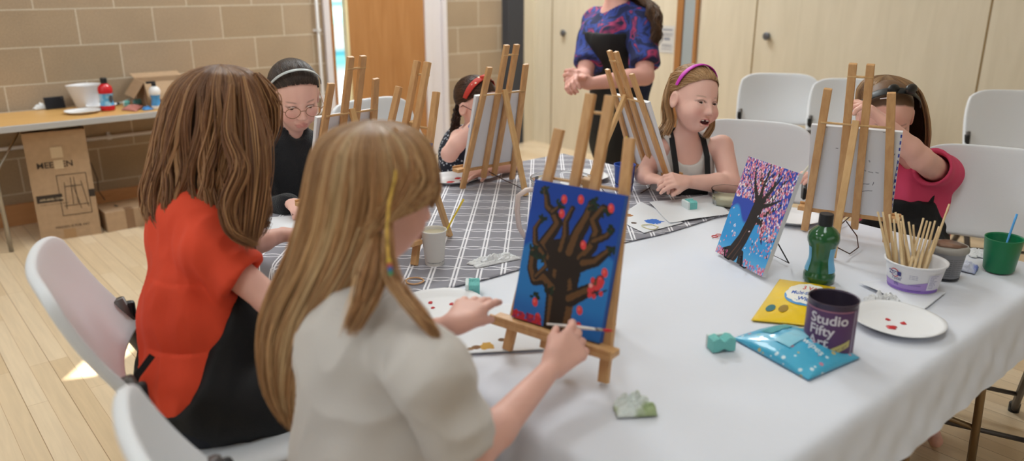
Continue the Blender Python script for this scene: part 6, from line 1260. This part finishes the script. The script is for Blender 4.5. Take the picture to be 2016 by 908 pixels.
# ---- 5 girl with the magenta hairband
def girl_magenta():
    t = person('girl with a magenta hairband, white vest and black apron, laughing towards the right', None)
    H = Dp(1364, 197, 2.93); M = hmat(-HF*.86+HR*.44-UP*.06, .17); s = 1.14; fd = nrm(-HF*.80+HR*.12); rd = nrm(np.cross(fd, UP)); N_ = H+V([0, 0, -.158])-HF*-.03-HR*.015; pel = N_+HF*.04; pel[2] = .57
    shR = Dp(1300, 292, 3.0); shL = Dp(1421, 288, 3.02); elL = Dp(1438, 362, 2.93); wrL = Dp(1352, 358, 2.86); elR = Dp(1268, 345, 3.02); wrR = Dp(1278, 352, 2.90)
    F = Field(); head_ops(F, H, M, s, mouth=1, squint=.58); F.cone(N_-UP*.01, H-fd*.018-UP*.05, .040, .038, .03); torso_ops(F, pel, N_, rd, fd, 1.0, -.004, shR, shL); arm_ops(F, shL, elL, wrL, (.043, .037, .036, .022)); arm_ops(F, shR, elR, wrR, (.040, .034, .030, .021)); leg_ops(F, pel, rd, fd)
    tL = hand_ops(F, wrL, Dp(1305, 352, 2.80)-wrL, -UP*.6+HF*.5, 1.05, (.55, .6, .7, .8), t=UP*.6-HF*.6, thumb=(.7, .5, .4)); tR = hand_ops(F, wrR, HR*.8-HF*.5, -UP, 1.0, (.5, .5, .6, .6), t=HF)
    Dm = hmat(-HF*.74+HR*.64-UP*.03, .16)
    bodyobj(F, t, skin_col(H, M, s, 'f0bfb0', mouth=1, lips='c8666a', brow='a8866a', scalp='8c6c4c', blush=1.2), [bb(H, r=.13), bb(wrL, tL[1], r=.04)], .0085, .0026); eyes(H, M, s, t, (.35, -.1), 'brown', mouth=2)
    bm = BM(); bmesh.ops.create_uvsphere(bm, u_segments=16, v_segments=10, radius=1); bmesh.ops.scale(bm, vec=(.014*s, .010*s, .008*s), verts=bm.verts); mo = obj('mouth_inside', bm, M_mouth, t, True, tuple(H+M@(V([.001, .074, -.056])*s))); mo.rotation_euler = Matrix(M.tolist()).to_euler()
    cs = ['b88c60', 'c8a074', 'a0784e', 'd4b08a', '8e6a46']
    haircap(H, M, s, 4200, cs, t, (-.1, -1, -.25), 25, fr=.0012)
    band3d('hairband', H, M, s, .021, .005, mat('magenta_band', 'c832b4', .5), t, tilt=.012, lift=.04)
    r = np.random.RandomState(8)
    for k, (pts, n, w) in enumerate((([(1330, 150, 2.98), (1316, 185, 3.02), (1312, 215, 3.03), (1318, 245, 3.02), (1300, 268, 3.0), (1288, 280, 2.98)], 420, .009), ([(1322, 160, 2.92), (1313, 200, 2.93), (1322, 240, 2.94), (1312, 262, 2.93)], 160, .006), ([(1408, 165, 2.93), (1409, 190, 2.95), (1402, 225, 2.97), (1402, 250, 2.97), (1390, 268, 2.95)], 160, .005), ([(1368, 135, 2.90), (1395, 140, 2.88), (1408, 160, 2.89), (1408, 180, 2.92)], 160, .004))):
        P = V([Dp(*p) for p in pts]); kk = np.linspace(0, 1, len(P)); K = 22; u = np.linspace(0, 1, K); C = np.stack([np.interp(u, kk, P[:, i]) for i in range(3)], 1)
        for _ in range(3): C[1:-1] = (C[:-2]+C[1:-1]*2+C[2:])/4
        strands('hair_lock', C[None]+r.normal(size=(n, 1, 3))*w*(.8+.3*u[None, :, None]), np.full((n, K), .0011), shade(cs, n, 30+k)[:, None]*np.ones((1, K, 1)), M_hair, t)
    G = Field(); torso_ops(G, pel, N_, rd, fd, 1.02, .008, None, None, 1.04); G.cone(N_-UP*.06+rd*.060, N_-UP*.01+rd*.065, .036, .040, .02); G.cone(N_-UP*.06-rd*.060, N_-UP*.01-rd*.065, .036, .040, .02); G.cone(N_+fd*.035-UP*.035, N_+UP*.2, .060, .07, .012, 's')
    for (a, b) in ((shR, elR), (shL, elL)): G.cone(a+(a-N_)*.12, b, .050, .040, .008, 's')
    garment('white_vest', G, M_tank, t, .0055, .003, 26, 2, scale=(1, 1, 1))
    G = Field(); torso_ops(G, pel, N_, rd, fd, 1.04, .015, None, None, 1.10); G.half(N_-UP*.165, UP); G.half(pel-fd*.0, -fd); G.half(N_-UP*.165+rd*.055, rd*.75+UP*.7); G.half(N_-UP*.165-rd*.055, -rd*.75+UP*.7); G.cone(pel+fd*.1, pel+fd*.3-UP*.02, .11, .09, .04); garment('apron', G, M_apron, t, .006, .004, 24, 3)
    for q in (-1, 1): ribbon('apron_strap', [N_-UP*.19+rd*q*.052+fd*.112, N_-UP*.12+rd*q*.060+fd*.108, N_-UP*.05+rd*q*.064+fd*.078, N_+UP*.012+rd*q*.062+fd*.03, N_+UP*.035+rd*q*.055-fd*.02, N_+UP*.03+rd*q*.02-fd*.055], .021, .004, M_apron, t, [fd, fd, fd+UP, UP+fd*.3, UP-fd*.3, -fd])
    g = V([[N_+fd*(.1105+.001)-UP*(.135+.024*math.sin(a)*r_)+rd*(-.012+.034*math.cos(a)*r_) for r_ in (.01, .5, 1)] for a in np.linspace(0, 6.283, 21)]); N = NT('vest_motif'); tc = N.n('ShaderNodeTexCoord'); nz = N.n('ShaderNodeTexNoise'); nz.inputs['Scale'].default_value = 30; N.l(tc.outputs['Object'], nz.inputs['Vector']); rp = N.n('ShaderNodeValToRGB'); e = rp.color_ramp.elements; e[0].position = .42; e[0].color = (*lin('d88a94'), 1); e[1].position = .55; e[1].color = (*lin('8fb0c8'), 1); N.l(nz.outputs[0], rp.inputs[0]); N.l(rp.outputs[0], N.b.inputs['Base Color']); gridsurf('vest_motif', g, N.m, t)
    G = Field(); leg_ops(G, pel, rd, fd, 1, False, .008); G.ell(pel, (.13, .13, .10), None, .03); garment('trousers', G, M_denim, t, .01)
girl_magenta()
# ---- 6 girl in the pink tee
def girl_pink():
    t = person('girl in a bright pink tee and black apron reaching over the top of her canvas', None)
    H = Dp(1744, 230, 2.66); M = hmat(-HF*.86-HR*.16-UP*.48, -.05); s = 1.12; fd = nrm(-HF*.95-HR*.2); rd = nrm(np.cross(fd, UP)); N_ = Dp(1790, 318, 2.78); pel = N_+HF*.03+HR*.03; pel[2] = .58
    shL = Dp(1852, 342, 2.74); elL = Dp(1812, 312, 2.53); wrL = Dp(1744, 243, 2.48); shR = Dp(1722, 350, 2.80); elR = Dp(1650, 415, 2.85); wrR = Dp(1605, 372, 2.72)
    F = Field(); head_ops(F, H, M, s); F.cone(N_, H+HF*.02-UP*.05, .038, .036, .03); torso_ops(F, pel, N_, rd, fd, 1.0, -.006, shR, shL); arm_ops(F, shL, elL, wrL, (.044, .038, .034, .021)); arm_ops(F, shR, elR, wrR, (.036, .03, .027, .019)); leg_ops(F, pel, rd, fd)
    tL = hand_ops(F, wrL, Dp(1712, 212, 2.50)-wrL, -UP*.7-HR*.5+HF*.2, 1.08, (.25, .4, .55, .7), t=HF*.3-HR*.4-UP*.7, thumb=(.7, .6, .3)); tR = hand_ops(F, wrR, Dp(1594, 335, 2.66)-wrR, -HF*.3-HR*.7, 1.0, (.7, .8, .9, 1.0), t=-HF+UP*.2, thumb=(.8, .5, .4))
    bodyobj(F, t, skin_col(H, M, s, 'eab6a6', scalp='6a4c34', brow='6a4a38'), [bb(H, r=.125), bb(wrL, tL[1], r=.045), bb(wrR, tR[1], r=.04)], .0085, .003); eyes(H, M, s, t, (0, -.5))
    cs = ['9c7450', '7c5a3e', 'c8a074', 'ac8258', '6c4e36']
    secs = pxs([(1747, 148, 2.72, .003, .003), (1747, 151, 2.72, .04, .04), (1747, 160, 2.72, .078, .08), (1749, 178, 2.72, .104, .10), (1753, 205, 2.73, .117, .105), (1757, 235, 2.74, .121, .105), (1760, 262, 2.75, .120, .10), (1763, 290, 2.76, .110, .09), (1769, 318, 2.77, .088, .07)], 232)
    hairfall(secs, 3600, cs, t, 33, gap=[(-2.75, -.62, .34, 'cut')], wave=(.03, 8), tend=(.86, 1.0), rad=.0014, roots='5a4230', inner='4a3424', clumps=60, fly=.003)
    band3d('hair_bow_band', H, M, s, .030, .005, M_black, t, tilt=.03, lift=.07); bm = BM(); bar(bm, tuple(H+M@(V([.018, .062, .118])*s)), tuple(H+M@(V([.045, .056, .110])*s)), .005, .003); obj('hair_clip', bm, M_white, t, bevel=.001)
    for q in (-1, 1):
        bm = BM(); bmesh.ops.create_icosphere(bm, subdivisions=3, radius=.024); bmesh.ops.scale(bm, vec=(1.3, .6, .7), verts=bm.verts); obj('hair_bow', bm, M_black, t, True, tuple(H+M@(V([q*.024-.015, .035, .128])*s)))
    G = Field(); torso_ops(G, pel, N_, rd, fd, 1.08, .013, shR, shL, 1.08); capcone(G, shL+HR*.01, shL+(elL-shL)*.46, .058, .062, .04); capcone(G, shR, shR+(elR-shR)*.5, .05, .058, .035); G.cone(N_+fd*.02, N_+UP*.2, .048, .06, .015, 's'); capcone(G, shL+(elL-shL)*.26, shL+(elL-shL)*.8, .051, .058, .003, 's')
    garment('pink_tee', G, M_pink, t, .006, .005, 18, 12)
    G = Field(); torso_ops(G, pel, N_, rd, fd, 1.06, .021, None, None, 1.14); G.half(N_-UP*.12, UP); G.half(pel+fd*.0, -fd); G.half(N_-UP*.12+rd*.075, rd*.8+UP*.45); G.half(N_-UP*.12-rd*.075, -rd*.8+UP*.45); G.cone(pel+fd*.1, pel+fd*.3-UP*.02, .12, .10, .04); garment('apron', G, M_apron, t, .0065, .005, 22, 3)
    ribbon('apron_strap', [N_-UP*.13-rd*.06+fd*.10, N_-UP*.05-rd*.068+fd*.07, N_+UP*.015-rd*.06, N_+UP*.02-rd*.02-fd*.05], .02, .004, M_apron, t, [fd, fd+UP, UP, -fd])
    G = Field(); leg_ops(G, pel, rd, fd, 1, False, .008); G.ell(pel, (.13, .13, .10), None, .03); garment('trousers', G, M_denim, t, .01)
    a = (tR[4]+tR[0])/2; b = Dp(1597, 322, float((a-CP)@FW)-.01); c_ = Dp(1578, 345, float((a-CP)@FW)+.01); stick('paintbrush', c_, b, .0042, 'white ended yellow brush held beside the left edge of the far right board', mat('white_tip_handle', 'e0dccb', .4), r2=.0042)
    # bobble on the chair-side shoulder
girl_pink()
# ---- 7 standing adult
def adult():
    t = person('standing adult in a patterned navy and pink top and black apron, head out of frame', None)
    d0 = 4.35; N_ = Dp(1213, 22, d0); H = N_+UP*.20-HR*.01; fd = nrm(-HR*.82-HF*.42); rd = nrm(np.cross(fd, UP)); M = hmat(fd-UP*.25); s = 1.12; pel = V([N_[0], N_[1], .95])+HR*.05
    shL = N_-rd*.150-UP*.06+HR*.06; shR = N_+rd*.145-UP*.06-HR*.03; elL = Dp(1270, 150, 4.12); wrL = Dp(1160, 165, 3.98); elR = Dp(1150, 150, 4.30); wrR = Dp(1140, 160, 4.0)
    F = Field(); head_ops(F, H, M, s); F.cone(N_-UP*.02, H-UP*.05, .056, .052, .03)
    up = nrm(N_-pel); Mt = np.stack([rd, fd, up], 1); L = np.linalg.norm(N_-pel)
    def tor(F, g):
        F.ell(pel, V([.165+g, .13+g, .15+g]), Mt, .05); F.ell(pel+up*L*.42, V([.145+g, .12+g, .20+g]), Mt, .08); F.ell(pel+up*L*.68+fd*.01, V([.160+g, .125+g, .17+g]), Mt, .08)
        for q in (-1, 1): F.ell(pel+up*L*.60+fd*.105+rd*q*.065, V([.09+g, .085+g, .10+g]), Mt, .05)
        for q in (shL, shR): F.cone(N_-UP*.03, q, .055+g, .052+g, .05)
    tor(F, -.006); arm_ops(F, shL, elL, wrL, (.055, .048, .046, .030)); arm_ops(F, shR, elR, wrR, (.052, .046, .044, .030))
    for q in (-1, 1):
        h = pel+rd*q*.085; kn = V([h[0]+fd[0]*.02, h[1]+fd[1]*.02, .50]); an = V([h[0], h[1], .09]); F.cone(h, kn, .088, .062, .03); F.cone(kn, an, .060, .04, .03); F.cone(an-UP*.04, an+fd*.15-UP*.055, .04, .03, .02)
    tL = hand_ops(F, wrL, Dp(1122, 150, 3.93)-wrL, HF*.7-UP*.3, 1.35, (.7, .8, .9, .9), t=UP, thumb=(.8, .4, .4)); tR = hand_ops(F, wrR, Dp(1118, 160, 3.9)-wrR, -HF*.5-UP*.3, 1.35, (.7, .8, .9, .9), t=UP)
    bodyobj(F, t, skin_col(H, M, s, 'e2aa9c'), [bb(wrL, tL[1], wrR, r=.06)], .011, .0045); eyes(H, M, s, t)
    G = Field(); tor(G, .010); capcone(G, shL, shL+(elL-shL)*.80, .072, .082, .05); capcone(G, shR, shR+(elR-shR)*.8, .068, .076, .05); G.cone(N_+fd*.02, N_+UP*.25, .07, .09, .02, 's'); garment('patterned_top', G, blouse(), t, .009, .006, 12, 6)
    G = Field(); tor(G, .021); G.half(N_-UP*.11, UP); G.half(pel+fd*.0, -fd); G.ell(pel-UP*.2+fd*.03, V([.20, .15, .34]), Mt, .05); G.half(pel-UP*.45, -UP); garment('apron', G, M_apron, t, .009, .005, 14, 2)
    ribbon('apron_strap', [N_-UP*.15+rd*.07+fd*.14, N_-UP*.06+rd*.075+fd*.09, N_+UP*.03+rd*.06, N_+UP*.04-fd*.05], .03, .005, M_apron, t, [fd, fd+UP, UP, -fd]); ribbon('apron_strap', [N_-UP*.15-rd*.07+fd*.14, N_-UP*.06-rd*.075+fd*.09, N_+UP*.03-rd*.06, N_+UP*.04-fd*.05], .03, .005, M_apron, t, [fd, fd+UP, UP, -fd])
    G = Field()
    for q in (-1, 1):
        h = pel+rd*q*.085; kn = V([h[0], h[1], .50]); an = V([h[0], h[1], .08]); G.cone(h, kn, .105, .082, .03); capcone(G, kn, an, .082, .065, .03)
    G.ell(pel, V([.18, .145, .16]), Mt, .05); garment('navy_trousers', G, mat('navy_cloth', '1c2340', .85), t, .011, .006, 12, 5)
    secs = [(H+UP*.135, .003, .003), (H+UP*.125, .05, .05), (H+UP*.09, .095, .10), (H+UP*.03, .115, .115), (H-UP*.05+HR*.02, .12, .115), (H-UP*.12+HR*.05, .11, .10), (Dp(1262, 20, 4.22), .10, .09), (Dp(1268, 60, 4.18), .085, .075), (Dp(1268, 100, 4.14), .05, .05)]
    hairfall(secs, 2600, ['5a4030', '6a4a36', '4a3428', '7a583e'], t, 44, gap=[(-3.2, -1.1, .38, 'cut'), (2.3, 3.2, .38, 'cut')], wave=(.18, 26), tend=(.85, 1.0), rad=.0022, roots='3a2a20', inner='3a2a20', clumps=40, fly=.01, curl=.03)
adult()
